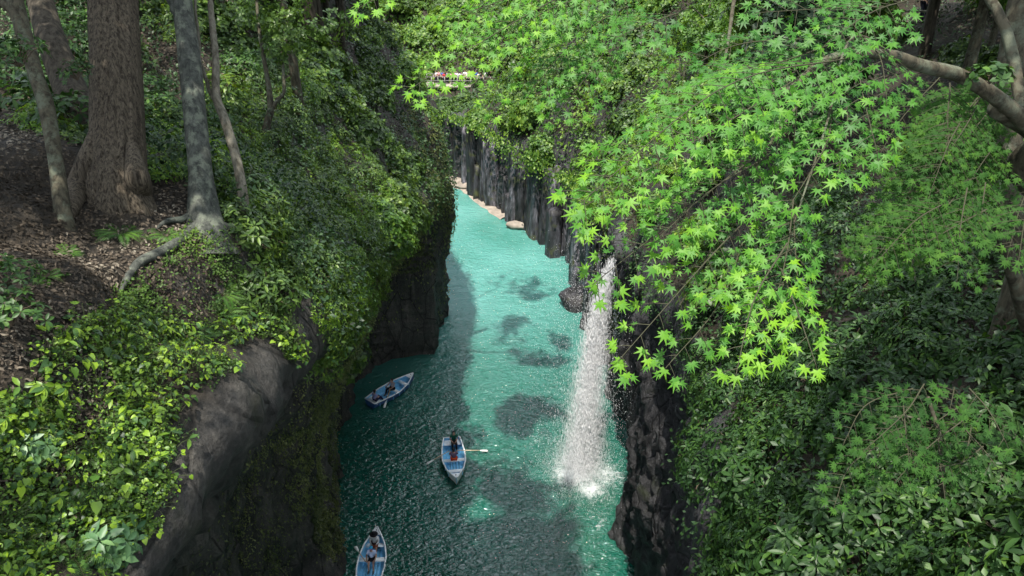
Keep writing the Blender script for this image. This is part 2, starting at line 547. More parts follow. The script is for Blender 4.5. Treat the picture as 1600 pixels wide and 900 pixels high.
def bank(tab, ys, sub, side, seed):
    P = cerp(tab, ys)  # n,11,2
    n, k, _ = P.shape
    # subdivide across
    cols = []
    ts = []
    for j in range(k - 1):
        m = sub[j]
        for q in range(m):
            cols.append(j + q / m)
    cols.append(k - 1)
    cols = np.array(cols)
    # catmull-rom across profile
    Pp = np.concatenate([2 * P[:, :1] - P[:, 1:2], P, 2 * P[:, -1:] - P[:, -2:-1]], 1)
    j = np.minimum(cols.astype(int), k - 2)
    t = (cols - j)[None, :, None]
    a, b, c, d = Pp[:, j], Pp[:, j + 1], Pp[:, j + 2], Pp[:, j + 3]
    Q = .5 * (2 * b + (c - a) * t + (2 * a - 5 * b + 4 * c - d) * t * t + (3 * b - a - 3 * c + d) * t ** 3)
    V = np.zeros((n, len(cols), 3))
    V[..., 0] = Q[..., 0]
    V[..., 1] = np.array(ys)[:, None]
    V[..., 2] = Q[..., 1]
    # grid normals
    du = np.gradient(V, axis=0)
    dv = np.gradient(V, axis=1)
    nr = np.cross(du, dv)
    nr /= np.linalg.norm(nr, axis=-1, keepdims=True) + 1e-9
    if side < 0: nr = -nr
    V0 = V.copy()
    cc = cols[None, :]
    rockw = np.clip((5.4 - cc), 0, 1) * np.ones((n, 1))
    soilw = 1 - rockw
    # blocky fractured rock, vertically elongated
    q = V0 * np.array([1, 1, .3])
    blk = fbm(q, .35, 3, seed)
    blk = np.round(blk * 3.2) / 3.2 * .75 + blk * .25
    blk2 = fbm(V0 * np.array([1, 1, .45]), 1.3, 3, seed + 5)
    blk2 = np.round(blk2 * 2.5) / 2.5
    fine = fbm(V0, 2.6, 3, seed + 9)
    dr = .75 * blk + .30 * blk2 + .12 * fine
    # gentle relief for the soil
    ds = .45 * fbm(V0, .35, 3, seed + 3) + .18 * fbm(V0, 1.1, 3, seed + 4)
    far = np.clip((np.abs(V0[..., 0]) - 12) / 10, 0, 2)
    ds = ds * (1 + far)
    V = V0 + nr * (dr * rockw + ds * soilw)[..., None]
    ii = np.arange(n - 1)[:, None] * len(cols)
    jj = np.arange(len(cols) - 1)[None]
    f = np.stack([ii + jj, ii + jj + 1, ii + len(cols) + jj + 1, ii + len(cols) + jj], -1).reshape(-1, 4)
    if side < 0: f = f[:, ::-1]
    rk_ = np.clip((5.62 - cc) * 5, 0, 1) * np.ones((n, 1))
    return V.reshape(-1, 3), f, rk_.ravel()


def ysamp(a, b, fine):
    ys, y = [], a
    while y < b:
        ys.append(y)
        if y < 0: s = .8
        elif y < 60: s = .22 if fine else .3
        elif y < 100: s = .5
        else: s = 1.2
        y += s
    ys.append(b)
    return ys


MT_L = terrain_mat("rock_and_soil", rock=(.034, .033, .032), rock2=(.095, .088, .077), mossamt=.35)
MT_R = terrain_mat("dark_rock_and_soil", rock=(.028, .028, .03), rock2=(.075, .075, .08), moss=(.03, .04, .015), mossamt=.35, soil=(.03, .024, .016))
SUB = [2, 26, 26, 24, 14, 8, 9, 9, 12, 14]
vL, fL, kL = bank(LS, ysamp(-14, 120, True), SUB, 1, 11)
vR, fR, kR = bank(RS, ysamp(-14, 130, True), SUB, -1, 41)
meL = mesh_np("terrain", vL, fL, MT_L, False, {"rock": kL})
meR = mesh_np("terrain", vR, fR, MT_R, False, {"rock": kR})
tL = tag(link("terrain", meL), "vine hung rock wall and leaf strewn slope with the big tree trunks", kind="structure")
tR = tag(link("terrain", meR), "dark rock wall with the waterfall and bushy slope above it", kind="structure")


def grid_mesh(x0, x1, nx, y0, y1, ny, fz, flip=False):
    X, Y = np.meshgrid(np.linspace(x0, x1, nx), np.linspace(y0, y1, ny))
    V = np.stack([X, Y, np.zeros_like(X)], -1)
    V[..., 2] = fz(V)
    i = np.arange(ny - 1)[:, None] * nx
    j = np.arange(nx - 1)[None]
    f = np.stack([i + j, i + j + 1, i + nx + j + 1, i + nx + j], -1).reshape(-1, 4)
    return V.reshape(-1, 3), f


def hillz(V):
    y = V[..., 1]
    return -4 + np.clip(y - 108, 0, 60) * .62 + np.clip(y - 168, 0, 400) * .3 + np.clip(y-100,0,8)*.4 + fbm(V, .04, 4, 77) * 4


vH, fH = grid_mesh(-220, 220, 150, 100, 420, 110, hillz)
hill = tag(link("hills", mesh_np("hills", vH, fH, MT_L, True)), "wooded hillside closing the far end of the gorge", kind="structure")

# ------------------------------------------------------------------ river
m, nt_, out = mat("river_water")
L = nt_.links
tc = N(nt_, "ShaderNodeTexCoord")
p = N(nt_, "ShaderNodeBsdfPrincipled")
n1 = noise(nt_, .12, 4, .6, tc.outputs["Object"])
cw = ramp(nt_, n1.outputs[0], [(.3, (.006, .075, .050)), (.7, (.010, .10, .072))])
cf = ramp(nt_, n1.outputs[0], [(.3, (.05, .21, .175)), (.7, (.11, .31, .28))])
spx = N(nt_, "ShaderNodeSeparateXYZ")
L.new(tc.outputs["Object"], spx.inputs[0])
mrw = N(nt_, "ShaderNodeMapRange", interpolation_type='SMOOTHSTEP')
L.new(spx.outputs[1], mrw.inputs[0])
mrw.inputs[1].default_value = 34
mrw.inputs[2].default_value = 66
L.new(mixc(nt_, mrw.outputs[0], cw.outputs[0], cf.outputs[0]), p.inputs["Base Color"])  # paler far, deeper near: sunlit and shaded water put into the base colour
p.inputs["Roughness"].default_value = .07
p.inputs["IOR"].default_value = 1.45
p.inputs["Specular IOR Level"].default_value = .9
p.inputs["Subsurface Weight"].default_value = .85
p.inputs["Subsurface Radius"].default_value = (.5, 1.0, .9)
p.inputs["Subsurface Scale"].default_value = .9
mp = N(nt_, "ShaderNodeMapping")
mp.inputs["Scale"].default_value = (1.0, 1.5, 1)
L.new(tc.outputs["Object"], mp.inputs[0])
w1 = noise(nt_, 3.2, 2.5, .55, mp.outputs[0], .8)
w2 = noise(nt_, .9, 2, .5, mp.outputs[0], .6)
ad = N(nt_, "ShaderNodeMath", operation='MULTIPLY_ADD')
L.new(w2.outputs[0], ad.inputs[0])
ad.inputs[1].default_value = 1.2
L.new(w1.outputs[0], ad.inputs[2])
b = N(nt_, "ShaderNodeBump")
b.inputs["Strength"].default_value = 1.0
b.inputs["Distance"].default_value = .13
L.new(ad.outputs[0], b.inputs["Height"])
L.new(b.outputs[0], p.inputs["Normal"])
L.new(p.outputs[0], out.inputs[0])
M_WATER = m
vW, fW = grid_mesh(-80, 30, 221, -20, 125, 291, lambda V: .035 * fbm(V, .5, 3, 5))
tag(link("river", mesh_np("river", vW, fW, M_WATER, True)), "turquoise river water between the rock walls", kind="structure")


# ------------------------------------------------------------------ ray helpers on the terrain
BV = BVHTree.FromPolygons(np.vstack([vL, vR]).tolist(), np.vstack([fL, fR + len(vL)]).tolist())


def hit(px, py):
    o = Vector((0, 0, CAM_Z))
    d = (D(px, py, 1) - o).normalized()
    h = BV.ray_cast(o, d)
    return h[0], h[1]


def down(x, y, z0=60):
    h = BV.ray_cast(Vector((x, y, z0)), Vector((0, 0, -1)))
    return h[0] if h[0] is not None else Vector((x, y, 0))


class Surf:
    def __init__(s, V, Fq):
        s.V, s.F = V, Fq
        a, b, c, d = (V[Fq[:, k]] for k in range(4))
        cr_ = np.cross(c - a, d - b)
        s.area = np.linalg.norm(cr_, axis=1) * .5
        s.nrm = cr_ / (np.linalg.norm(cr_, axis=1)[:, None] + 1e-9)
        s.c = (a + b + c + d) / 4
        s.px, s.py, s.d = proj(s.c)
        s.vis = (s.d > .8) & (s.px > -260) & (s.px < 1860) & (s.py > -150) & (s.py < 1100)

    def sample(s, n, dens):
        w_ = s.area * dens * s.vis
        tot = w_.sum()
        if tot <= 0: return np.zeros((0, 3)), np.zeros((0, 3))
        i = RNG.choice(len(w_), n, p=w_ / tot)
        r1, r2 = RNG.random((2, n, 1))
        a, b, c, d = (s.V[s.F[i, k]] for k in range(4))
        P = (a * (1 - r1) + b * r1) * (1 - r2) + (d * (1 - r1) + c * r1) * r2
        return P, s.nrm[i]


SL, SR = Surf(vL, fL), Surf(vR, fR)
if SL.nrm[SL.c[:, 0] < -20][:, 2].mean() < 0: SL.nrm *= -1
if SR.nrm[SR.c[:, 0] > 20][:, 2].mean() < 0: SR.nrm *= -1
SH = Surf(vH, fH)
if SH.nrm[:, 2].mean() < 0: SH.nrm *= -1

# ------------------------------------------------------------------ leaves
# template: (verts, tris), y = along the leaf, z = leaf normal
T_LEAF = (np.array([[0, 0, 0], [0, .45, -.02], [0, 1, -.16], [-.17, .28, .05], [-.19, .62, .0], [.17, .28, .05], [.19, .62, 0]]),
          np.array([[0, 3, 1], [3, 4, 1], [4, 2, 1], [0, 1, 5], [1, 6, 5], [1, 2, 6]])[:, ::-1])
T_HEART = (np.array([[0, .05, 0], [0, .45, .0], [0, 1, -.22], [-.26, .0, .05], [-.40, .3, .06], [-.26, .66, -.02], [.26, .0, .05], [.40, .3, .06], [.26, .66, -.02]]),
           np.array([[0, 3, 1], [3, 4, 1], [4, 5, 1], [5, 2, 1], [0, 1, 6], [1, 7, 6], [1, 8, 7], [1, 2, 8]])[:, ::-1])
T_SMALL = (np.array([[0, 0, 0], [-.24, .5, .05], [0, 1, -.08], [.24, .5, .05]]), np.array([[0, 2, 1], [0, 3, 2]]))


def maple_template():
    lob = [(-128, .42), (-86, .74), (-43, .95), (0, 1.05), (43, .95), (86, .74), (128, .42)]
    ang, rad = [], []
    ang.append(-160); rad.append(.12)
    for i, (a, r) in enumerate(lob):
        ang.append(a); rad.append(r)
        if i < 6:
            ang.append((a + lob[i + 1][0]) / 2); rad.append(.33)
    ang.append(160); rad.append(.12)
    ang, rad = np.radians(ang), np.array(rad)
    x, y = np.sin(ang) * rad, np.cos(ang) * rad
    v = np.stack([x, y, -.18 * rad ** 2 + .04 * np.cos(ang * 8)], 1)
    v = np.vstack([[0, 0, 0.03], v])
    k = len(v)
    t = np.array([[0, i + 1, i] for i in range(1, k - 1)] + [[0, 1, k - 1]])
    return v, t


T_MAPLE = maple_template()
T_STAR = (np.array([[0, 0, 0]] + [[math.sin(a) * r, math.cos(a) * r, -.12 * r] for a, r in
                                 [(math.radians(q), s) for q, s in ((-110, .7), (-75, .25), (-50, .95), (-25, .28), (0, 1), (25, .28), (50, .95), (75, .25), (110, .7), (180, .15))]]),
          np.array([[0, i + 1, i] for i in range(1, 10)] + [[0, 1, 10]]))


def nz(a):
    return a / (np.linalg.norm(a, axis=-1, keepdims=True) + 1e-9)


def leaves(T, pos, ydir, nrm, scale, wid=1.0):
    tv, tt = T
    y = nz(ydir)
    x = nz(np.cross(y, nrm))
    z = np.cross(x, y)
    n = len(pos)
    s = np.broadcast_to(scale, (n,))[:, None, None]
    V = pos[:, None] + s * (tv[None, :, 0:1] * wid * x[:, None] + tv[None, :, 1:2] * y[:, None] + tv[None, :, 2:3] * z[:, None])
    Fc = tt[None] + (np.arange(n) * len(tv))[:, None, None]
    rnd = np.repeat(RNG.random(n), len(tv))
    return V.reshape(-1, 3), Fc.reshape(-1, 3), rnd


def add_leaves(mb, *a, rnd=None, mi=0, **k):
    V, Fc, r = leaves(*a, **k)
    mb.add(V, [Fc], rnd=r if rnd is None else np.clip(r * .35 + np.repeat(rnd, len(V) // len(rnd)) * .65, 0, 1), mi=mi)


def rdir(n):
    return nz(RNG.normal(size=(n, 3)))


def whorls(mb, cen, axis, per, L_, T=T_LEAF, wid=1.0, spread=1.0, crnd=None, mi=0):
    """rosettes of `per` leaves around each centre"""
    n = len(cen)
    axis = nz(axis)
    a = RNG.random(n) * 6.28
    h = np.where(np.abs(axis[:, 2:3]) < .9, [[0, 0, 1.0]], [[1.0, 0, 0]])
    x = nz(np.cross(h, axis))
    y = np.cross(axis, x)
    for k in range(per):
        th = (a + k * 6.283 / per + RNG.normal(size=n) * .25)[:, None]
        out_ = np.cos(th) * x + np.sin(th) * y
        d = out_ * spread + axis * RNG.uniform(-.1, .55, (n, 1)) + RNG.normal(size=(n, 3)) * .12 - [[0, 0, .15]]
        nn = axis + RNG.normal(size=(n, 3)) * .2
        s = L_ * RNG.uniform(.65, 1.15, n)
        add_leaves(mb, T, cen + nz(d) * L_ * .08, d, nn, s, wid=wid, rnd=RNG.random(n) if crnd is None else crnd, mi=mi)


M_LAUREL = leaf_mat("laurel_leaf", [(.012, .032, .009), (.022, .058, .014), (.036, .088, .018), (.075, .155, .022)], rough=.45, trans=.2, spec=.3)
M_BUSH = leaf_mat("bush_leaf", [(.026, .055, .015), (.048, .098, .02), (.085, .155, .026), (.16, .25, .035)], rough=.42, trans=.3)
M_HEART = leaf_mat("broad_leaf", [(.022, .055, .017), (.042, .105, .022), (.08, .17, .025), (.15, .26, .022), (.23, .36, .02)], rough=.42, trans=.3)
M_FERN = leaf_mat("fern_leaf", [(.04, .11, .025), (.08, .19, .03), (.12, .24, .03)], rough=.5, trans=.35)
M_COVER = leaf_mat("cover_leaf", [(.024, .052, .014), (.05, .10, .018), (.085, .165, .024), (.16, .25, .03)], rough=.5, trans=.28)
M_DARKU = leaf_mat("dark_undergrowth_leaf", [(.008, .02, .008), (.015, .04, .013), (.03, .075, .02), (.06, .12, .025)], rough=.5, trans=.2)  # darker than the hill leaf: shade between plants put into the colour
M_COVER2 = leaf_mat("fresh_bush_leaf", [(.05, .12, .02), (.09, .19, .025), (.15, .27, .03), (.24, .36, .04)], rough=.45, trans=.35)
M_IVY = leaf_mat("vine_leaf", [(.04, .055, .02), (.08, .105, .03), (.14, .165, .05), (.26, .26, .10)], rough=.5, trans=.3)
M_FAR = leaf_mat("hill_leaf", [(.02, .045, .013), (.038, .08, .017), (.068, .132, .02), (.14, .22, .028)], rough=.45, trans=.3)
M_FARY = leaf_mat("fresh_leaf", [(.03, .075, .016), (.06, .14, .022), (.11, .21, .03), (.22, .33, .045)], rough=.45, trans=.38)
M_CEDAR = leaf_mat("cedar_leaf", [(.012, .03, .012), (.022, .05, .018), (.035, .075, .022)], rough=.5, trans=.12)
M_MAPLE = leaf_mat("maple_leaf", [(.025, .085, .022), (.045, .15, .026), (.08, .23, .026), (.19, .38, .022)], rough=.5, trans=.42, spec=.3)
M_MAPLE_D = leaf_mat("shaded_maple_leaf", [(.018, .055, .014), (.03, .085, .018), (.045, .12, .02), (.08, .18, .022)], rough=.65, trans=.4, spec=.12)  # darkened copy of the maple leaf, shade put into its colour
M_LITTER = leaf_mat("dead_leaf", [(.018, .014, .01), (.045, .036, .026), (.10, .08, .06), (.27, .24, .19)], rough=.8, trans=.05, spec=.2)
M_TWIG = plain("twig", (.09, .07, .05), .85, .2, 8)
M_MTWIG = plain("maple_twig", (.05, .05, .03), .8, .2)
M_STEM = plain("green_stem", (.06, .08, .03), .7, .3)
M_CEDBARK = bark_mat("cedar_bark", (.022, .017, .012), (.125, .103, .075), 9, .3, 1.0)
M_GREYBARK = bark_mat("grey_bark", (.03, .034, .029), (.085, .09, .078), 4, 1.5, .9, (.14, .155, .12))
M_BROWNBARK = bark_mat("brown_bark", (.028, .025, .017), (.09, .08, .055), 4, 1.2, .7, (.11, .12, .085))
M_DARKBARK = bark_mat("dark_bark", (.02, .017, .013), (.07, .06, .045), 4, .8, .7)


# ------------------------------------------------------------------ plant prototypes
def shrub_mesh(name, nc, R, H, L_, per, T, mats, wid=1.0, stems=18, inner=.45):
    mb = MB()
    u = rdir(nc)
    u[:, 2] = np.abs(u[:, 2]) * 1.0 - .15
    rr = RNG.uniform(inner, 1, (nc, 1)) ** .6
    lump = 1 + .28 * vnoise(u * 2.3 + RNG.random(3) * 50, 1.0, 3)[:, None]
    c = u * rr * lump * [[R, R, H]]
    c[:, 2] = np.maximum(c[:, 2], -.25 * H) + .1 * H
    ax = nz(u * [[1, 1, .7]] + [[0, 0, .75]] + RNG.normal(size=(nc, 3)) * .25)
    whorls(mb, c, ax, per, L_, T, wid)
    for i in RNG.choice(nc, min(stems, nc), replace=False):
        e = c[i]
        tube(mb, spline([(0, 0, -.2 * H), e * [.35, .35, .5] + RNG.normal(size=3) * .05 * R, e * .75, e], 6), np.linspace(.018 * R + .004, .003, 6), 4, mi=1, cap=False)
    return mb.mesh(name, mats=mats)


def fern_mesh(name, nf, L_, mats):
    mb = MB()
    for k in range(nf):
        a = k * 2.4 + random.random() * .4
        ln = L_ * random.uniform(.7, 1.1)
        up = random.uniform(.35, .75)
        d = np.array([math.cos(a), math.sin(a), 0])
        t = np.linspace(0, 1, 26)
        c = d[None] * (t * ln)[:, None]
        c[:, 2] = up * ln * (t - .95 * t ** 2.2)
        tan = nz(np.gradient(c, axis=0))
        side = np.cross(tan, [0, 0, 1.0])
        side = nz(side)
        nr = np.cross(side, tan)
        w_ = .26 * ln * np.sin(np.clip(t * 1.02, .02, 1) * math.pi) ** .7 * (1 - .45 * t) * (t > .1)
        for s in (-1, 1):
            ok = w_ > .01
            dd = side[ok] * s + tan[ok] * .35 - [[0, 0, .15]]
            add_leaves(mb, T_SMALL, c[ok], dd, nr[ok], w_[ok], wid=.30, rnd=np.full(ok.sum(), random.random()))
        tube(mb, c[::5], np.linspace(.006, .002, 6), 3, mi=1, cap=False)
    return mb.mesh(name, mats=mats)


def broad_mesh(name, n, R, L_, mats, T=T_HEART):
    mb = MB()
    for k in range(n):
        a = random.random() * 6.28
        r = R * math.sqrt(random.random())
        h = random.uniform(.25, 1) * R * .9
        top = np.array([math.cos(a) * r, math.sin(a) * r, h])
        b0 = top * [.4, .4, 0]
        tube(mb, [b0, (b0 + top) / 2 + [0, 0, h * .2], top], [.005, .004, .003], 3, mi=1, cap=False)
        m_ = random.choice((1, 2, 3))
        for q in range(m_):
            aa = a + random.uniform(-1.6, 1.6)
            d = np.array([[math.cos(aa), math.sin(aa), random.uniform(-.6, .1)]])
            nn = np.array([[d[0, 0] * .3, d[0, 1] * .3 - .1, 1.0]]) + RNG.normal(size=(1, 3)) * .2
            add_leaves(mb, T, top[None], d, nn, np.array([L_ * random.uniform(.55, 1.15)]))
    return mb.mesh(name, mats=mats)


def crown_mesh(name, blobs, nw, L_, mats, per=4, T=T_SMALL, wid=1.4, gap=-.15, seed=1, flat=.8, gs=.45):
    """leaf rosettes over the shells of several blobs, with gaps"""
    mb = MB()
    B = np.array([[*b[0], b[1]] for b in blobs], float)
    wt = B[:, 3] ** 2
    idx = RNG.choice(len(B), nw, p=wt / wt.sum())
    u = rdir(nw)
    r = RNG.uniform(.35, 1, (nw, 1)) ** .45
    c = B[idx, :3] + u * r * B[idx, 3:4] * [[1, 1, flat]] * (1 + .3 * vnoise(u * 2 + B[idx, :3], 1, seed)[:, None])
    keep = fbm(c, gs, 3, seed + 3) > gap
    c, u = c[keep], u[keep]
    ax = nz(u + [[0, 0, .6]] + RNG.normal(size=c.shape) * .3)
    cr_ = np.clip(.5 + .5 * fbm(c, 1.1, 2, seed + 7) + RNG.normal(size=len(c)) * .12, 0, 1)
    whorls(mb, c, ax, per, L_, T, wid, crnd=cr_)
    return mb.mesh(name, mats=mats)


def place(kind, metas, P, Nn, smin, smax, label, cat, group, lean=.4, sink=.0, far=False):
    """individual copies of prototype meshes on given points"""
    objs = []
    dd_ = proj(P)[2]
    for i in range(len(P)):
        me = metas[i % len(metas)]
        o = bpy.data.objects.new(kind, me)
        COL.objects.link(o)
        up = Vector((0, 0, 1)).lerp(Vector(Nn[i]), lean).normalized()
        q = up.to_track_quat('Z', 'Y')
        o.rotation_mode = 'QUATERNION'
        o.rotation_quaternion = q @ Matrix.Rotation(random.random() * 6.28, 4, 'Z').to_quaternion()
        s = random.uniform(smin, smax) * (max(1, dd_[i] / 45) if far else 1)
        o.scale = (s, s, s * random.uniform(.85, 1.15))
        o.location = Vector(P[i]) - Vector(Nn[i]) * sink * s
        tag(o, label, cat, group)
        objs.append(o)
    return objs


def thin(P, Nn, dmin, maxn):
    """poisson thinning, radius by point"""
    keep = []
    dm = np.broadcast_to(dmin, (len(P),))
    for i in range(len(P)):
        if len(keep) >= maxn: break
        if keep:
            d = np.linalg.norm(P[keep] - P[i], axis=1)
            if (d < dm[i]).any(): continue
        keep.append(i)
    return P[keep], Nn[keep]


def smooth_in(x, a, b):
    return np.clip((x - a) / (b - a), 0, 1)


# ---- left bank near: broad-leaf plants, ferns, ground cover, litter
cL = SL.c
up_ = SL.nrm[:, 2]
X_, Y_, Z_ = cL.T
near_low = (Y_ < 13) & (X_ > -8) & (Z_ > 21.5) & (Z_ < 25.2)
lowleft = ((SL.py > 500 + .0 * SL.px) & near_low)
patch = fbm(cL, 1.3, 3, 5) * 1.3
lipL = np.interp(Y_, [q[0] for q in LS], [q[1][5][1] for q in LS])
lipLX = np.interp(Y_, [q[0] for q in LS], [q[1][5][0] for q in LS])

broad = [broad_mesh("broad_leaf_plant_%d" % k, n, R, l, [M_HEART, M_STEM], T) for k, (n, R, l, T) in enumerate([(13, .24, .12, T_HEART), (18, .28, .085, T_HEART), (12, .26, .14, T_LEAF), (30, .28, .055, T_HEART), (34, .3, .045, T_LEAF)])]
edge_ = .28 - .45 * vnoise(cL, 1.1, 71)
lowleft = lowleft & (X_ < lipLX - edge_)
P, Nn = SL.sample(1500, lowleft * (.08 + smooth_in(patch, -.3, .5)) * (up_ > .05) / np.maximum(SL.d, 2) ** 1.2)
P, Nn = thin(P, Nn, .15, 240)
place("broadleaf_plant", broad, P, Nn, .6, 1.15, "light green broad-leaved plant growing on the lower left slope", "plant", "broad-leaved plants on the slope below the roots", lean=.6)

ferns = [fern_mesh("fern_%d" % k, n, l, [M_FERN, M_STEM]) for k, (n, l) in enumerate([(11, .55), (9, .7), (14, .45)])]
P, Nn = SL.sample(900, ((Y_ > 5) & (Y_ < 22) & (Z_ > 19) & (Z_ < 27) & (up_ > .0) & ((Y_ > 14) | (X_ < lipLX - .6))) * (.05 + smooth_in(fbm(cL, .6, 2, 31), .1, .6)) / np.maximum(SL.d, 3))
P, Nn = thin(P, Nn, .4, 70)
place("fern", ferns, P, Nn, .5, 1.0, "green fern with arching fronds on the leaf-strewn bank", "fern", "ferns on the leaf-strewn bank", lean=.5)
for (px, py, s, lb) in ((190, 365, .95, "large bright fern below the thick cedar trunk"), (105, 395, .6, "small fern left of the large bright fern on dead leaves")):
    h, n_ = hit(px, py)
    o = link("fern", ferns[0 if s > .7 else 2], loc=h, scale=s, rot=(.3, .1, 1))
    tag(o, lb, "fern")

# bushes mid left (lip and slope)
bushes = [shrub_mesh("bush_%d" % k, nc, .62, .5, L_, per, T_LEAF, [M_BUSH, M_TWIG], wid=w_) for k, (nc, L_, per, w_) in enumerate([(130, .12, 5, .95), (170, .095, 5, 1.2), (110, .15, 5, .8)])]
dens = ((Y_ > 9.5) & (Y_ < 30) & (Z_ > lipL - np.where(Y_ < 20, .5, 2.5)) & (X_ > -9) & (X_ < -3)) * np.where(Y_ < 13, smooth_in(SL.px, 380, 440), 1.0)
dens = dens * np.where((Z_ > 24.6) & (Y_ < 16), .25, 1) * np.where((Y_ < 13.5) & (X_ > lipLX - .6), 0, 1)
P, Nn = SL.sample(5000, dens / np.maximum(SL.d, 4) ** 1.3)
P, Nn = thin(P, Nn, np.clip(P[:, 1] * .026, .34, 1), 260)
sunny = P[:, 1] > 15
bushes.append(shrub_mesh("bush_fresh", 150, .62, .5, .105, 5, T_LEAF, [M_COVER2, M_TWIG], wid=.9))
bushes.append(bushes[0])
place("bush", bushes, P, Nn, .7, 1.25, "dense leafy bush hanging over the lip of the left rock wall", "bush", "leafy bushes over the lip of the left rock wall", lean=.65, sink=.1)

P, Nn = SL.sample(2500, ((Y_ > 14) & (Y_ < 40) & (X_ < -7.2) & (Z_ > 23)) / np.maximum(SL.d, 4) ** 1.0)
P, Nn = thin(P, Nn, 1.25, 60)
place("understory_shrub", [shrub_mesh("understory_%d" % k, nc, .85, .8, L_, 5, T_LEAF, [M_LAUREL if k else M_BUSH, M_TWIG], wid=1.0, stems=12) for k, (nc, L_) in enumerate([(110, .16), (90, .18), (120, .15)])], P, Nn, .7, 1.5,
      "dark understory shrub in the wood behind the big trunks", "shrub", "understory shrubs behind the big trunks", lean=.2)
for px, py, dd0, s_, lb in ((30, 95, 10.5, .8, "broad-leaved bush at the top left beside the leaning trunk"), (15, 500, 8.6, .8, "blue-green leafy bush at the left edge of the slope"), (10, 440, 8.9, .7, "leafy bush above the blue-green one at the left edge"),
                            (120, 120, 12, .55, "leafy twigs hanging in front of the dark leaning trunk")):
    pz = D(px, py, dd0)
    o = link("leafy_bush", shrub_mesh("leafy_bush", 46, .55, .5, .13, 6, T_LEAF, [M_LAUREL, M_TWIG], wid=1.05, stems=14), loc=pz, scale=s_)
    tag(o, lb, "shrub")
# large glossy plant cluster bottom left
big = shrub_mesh("big_leaf", 26, .38, .3, .2, 6, T_LEAF, [leaf_mat("pale_gloss_leaf", [(.05, .12, .05), (.10, .2, .08), (.16, .28, .09)], rough=.42, trans=.2, spec=.4), M_STEM], wid=1.1)
for px, py, s, lb in ((180, 850, 1.0, "pale glossy large-leaved shrub at the bottom edge on the slope"), (60, 700, .8, "large-leaved shrub among the yellow green plants on the slope"),):
    h, n_ = hit(px, py)
    tag(link("glossy_shrub", big, loc=h, scale=s, rot=(.5, 0, 2)), lb, "shrub")

# ground cover + litter as masses
def mass(name, S, n, dens, T, L0, mat_, label, lift=.02, hang=0., per=1, wid=1.0, kind="stuff", lay=False, grow=None):
    P, Nn = S.sample(n, dens)
    mb = MB()
    cr_ = np.clip(.5 + .55 * fbm(P, .8, 3, 91) + RNG.normal(size=len(P)) * .1, 0, 1)
    L_ = L0 if grow is None else L0 * grow(proj(P)[2])
    if per > 1:
        ax = nz(Nn + [[0, 0, .5]] + RNG.normal(size=P.shape) * .35)
        whorls(mb, P + Nn * lift + rdir(len(P)) * lift, ax, per, 1.0, T, wid, crnd=cr_) if False else None
        n0 = len(P)
        for k in range(per):
            d = nz(rdir(n0) + ax * .35 - [[0, 0, hang]])
            add_leaves(mb, T, P + Nn * RNG.uniform(0, 1, (n0, 1)) * lift + rdir(n0) * (np.reshape(L_, (-1, 1)) * .5), d, ax + rdir(n0) * .3, L_ * RNG.uniform(.6, 1.2, n0), wid=wid, rnd=cr_)
    else:
        if lay:
            d = nz(np.cross(Nn, rdir(len(P))))
            nn = Nn + rdir(len(P)) * .9
        else:
            d = nz(rdir(len(P)) + Nn * .5 - [[0, 0, hang]])
            nn = Nn + [[0, 0, .3]] + rdir(len(P)) * .3
        add_leaves(mb, T, P + Nn * RNG.uniform(0, 1, (len(P), 1)) * lift, d, nn, L_ * RNG.uniform(.5, 1.2, len(P)), wid=wid, rnd=cr_)
    return tag(link(name, mb.mesh(name, mat_)), label, kind=kind)


gl = lambda d: np.maximum(1, d / 12)
mass("ground_cover", SL, 42000, (lowleft | ((Z_ < 25) & (Y_ < 16) & (X_ > -7) & (X_ < lipLX - edge_) & (Z_ > lipL))) * (up_ > -.1) * (.08 + smooth_in(patch, -.2, .5)) / np.maximum(SL.d, 2) ** 1.4, T_SMALL, .052, M_COVER,
     "small green ground cover plants on the near slope", lift=.12, wid=1.3)
mass("leaf_litter", SL, 70000, ((Z_ > 23.3) & (Y_ < 45) & (Y_ > 2) & (up_ > .2) & ((Y_ > 13) | (X_ < lipLX - .9))) / np.maximum(SL.d, 2) ** 1.6, T_SMALL, .08, M_LITTER,
     "dead brown leaves covering the bank around the trunks", lift=.07, lay=True, wid=1.0, grow=lambda d: np.maximum(1, d / 16))
# hill undergrowth, left
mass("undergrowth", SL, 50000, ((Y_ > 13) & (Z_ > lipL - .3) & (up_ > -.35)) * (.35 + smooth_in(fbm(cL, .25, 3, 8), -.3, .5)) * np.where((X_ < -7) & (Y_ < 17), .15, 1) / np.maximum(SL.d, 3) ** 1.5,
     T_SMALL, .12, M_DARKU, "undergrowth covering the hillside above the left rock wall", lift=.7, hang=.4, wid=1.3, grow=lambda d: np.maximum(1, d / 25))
# vines on the wall strips
rib = np.exp(-((Y_ - 27) / 5.0) ** 2) + .45 * np.exp(-((Y_ - 45) / 6) ** 2) * (Z_ > 7)
mass("hanging_vines", SL, 60000, ((Z_ > 1) & (Z_ < 19) & (up_ < .5) & (Y_ > 14) & (Y_ < 62)) * (rib + .05) * smooth_in(fbm(cL * [[1, 1, .25]], .9, 3, 23) + smooth_in(Z_, 2, 18) * .8, -.05, .7) ** 1.5, T_SMALL, .13, M_IVY,
     "yellowish vines hanging down the rock wall beside the river", lift=.35, hang=1.2, wid=1.1, grow=lambda d: np.maximum(.8, d / 35))

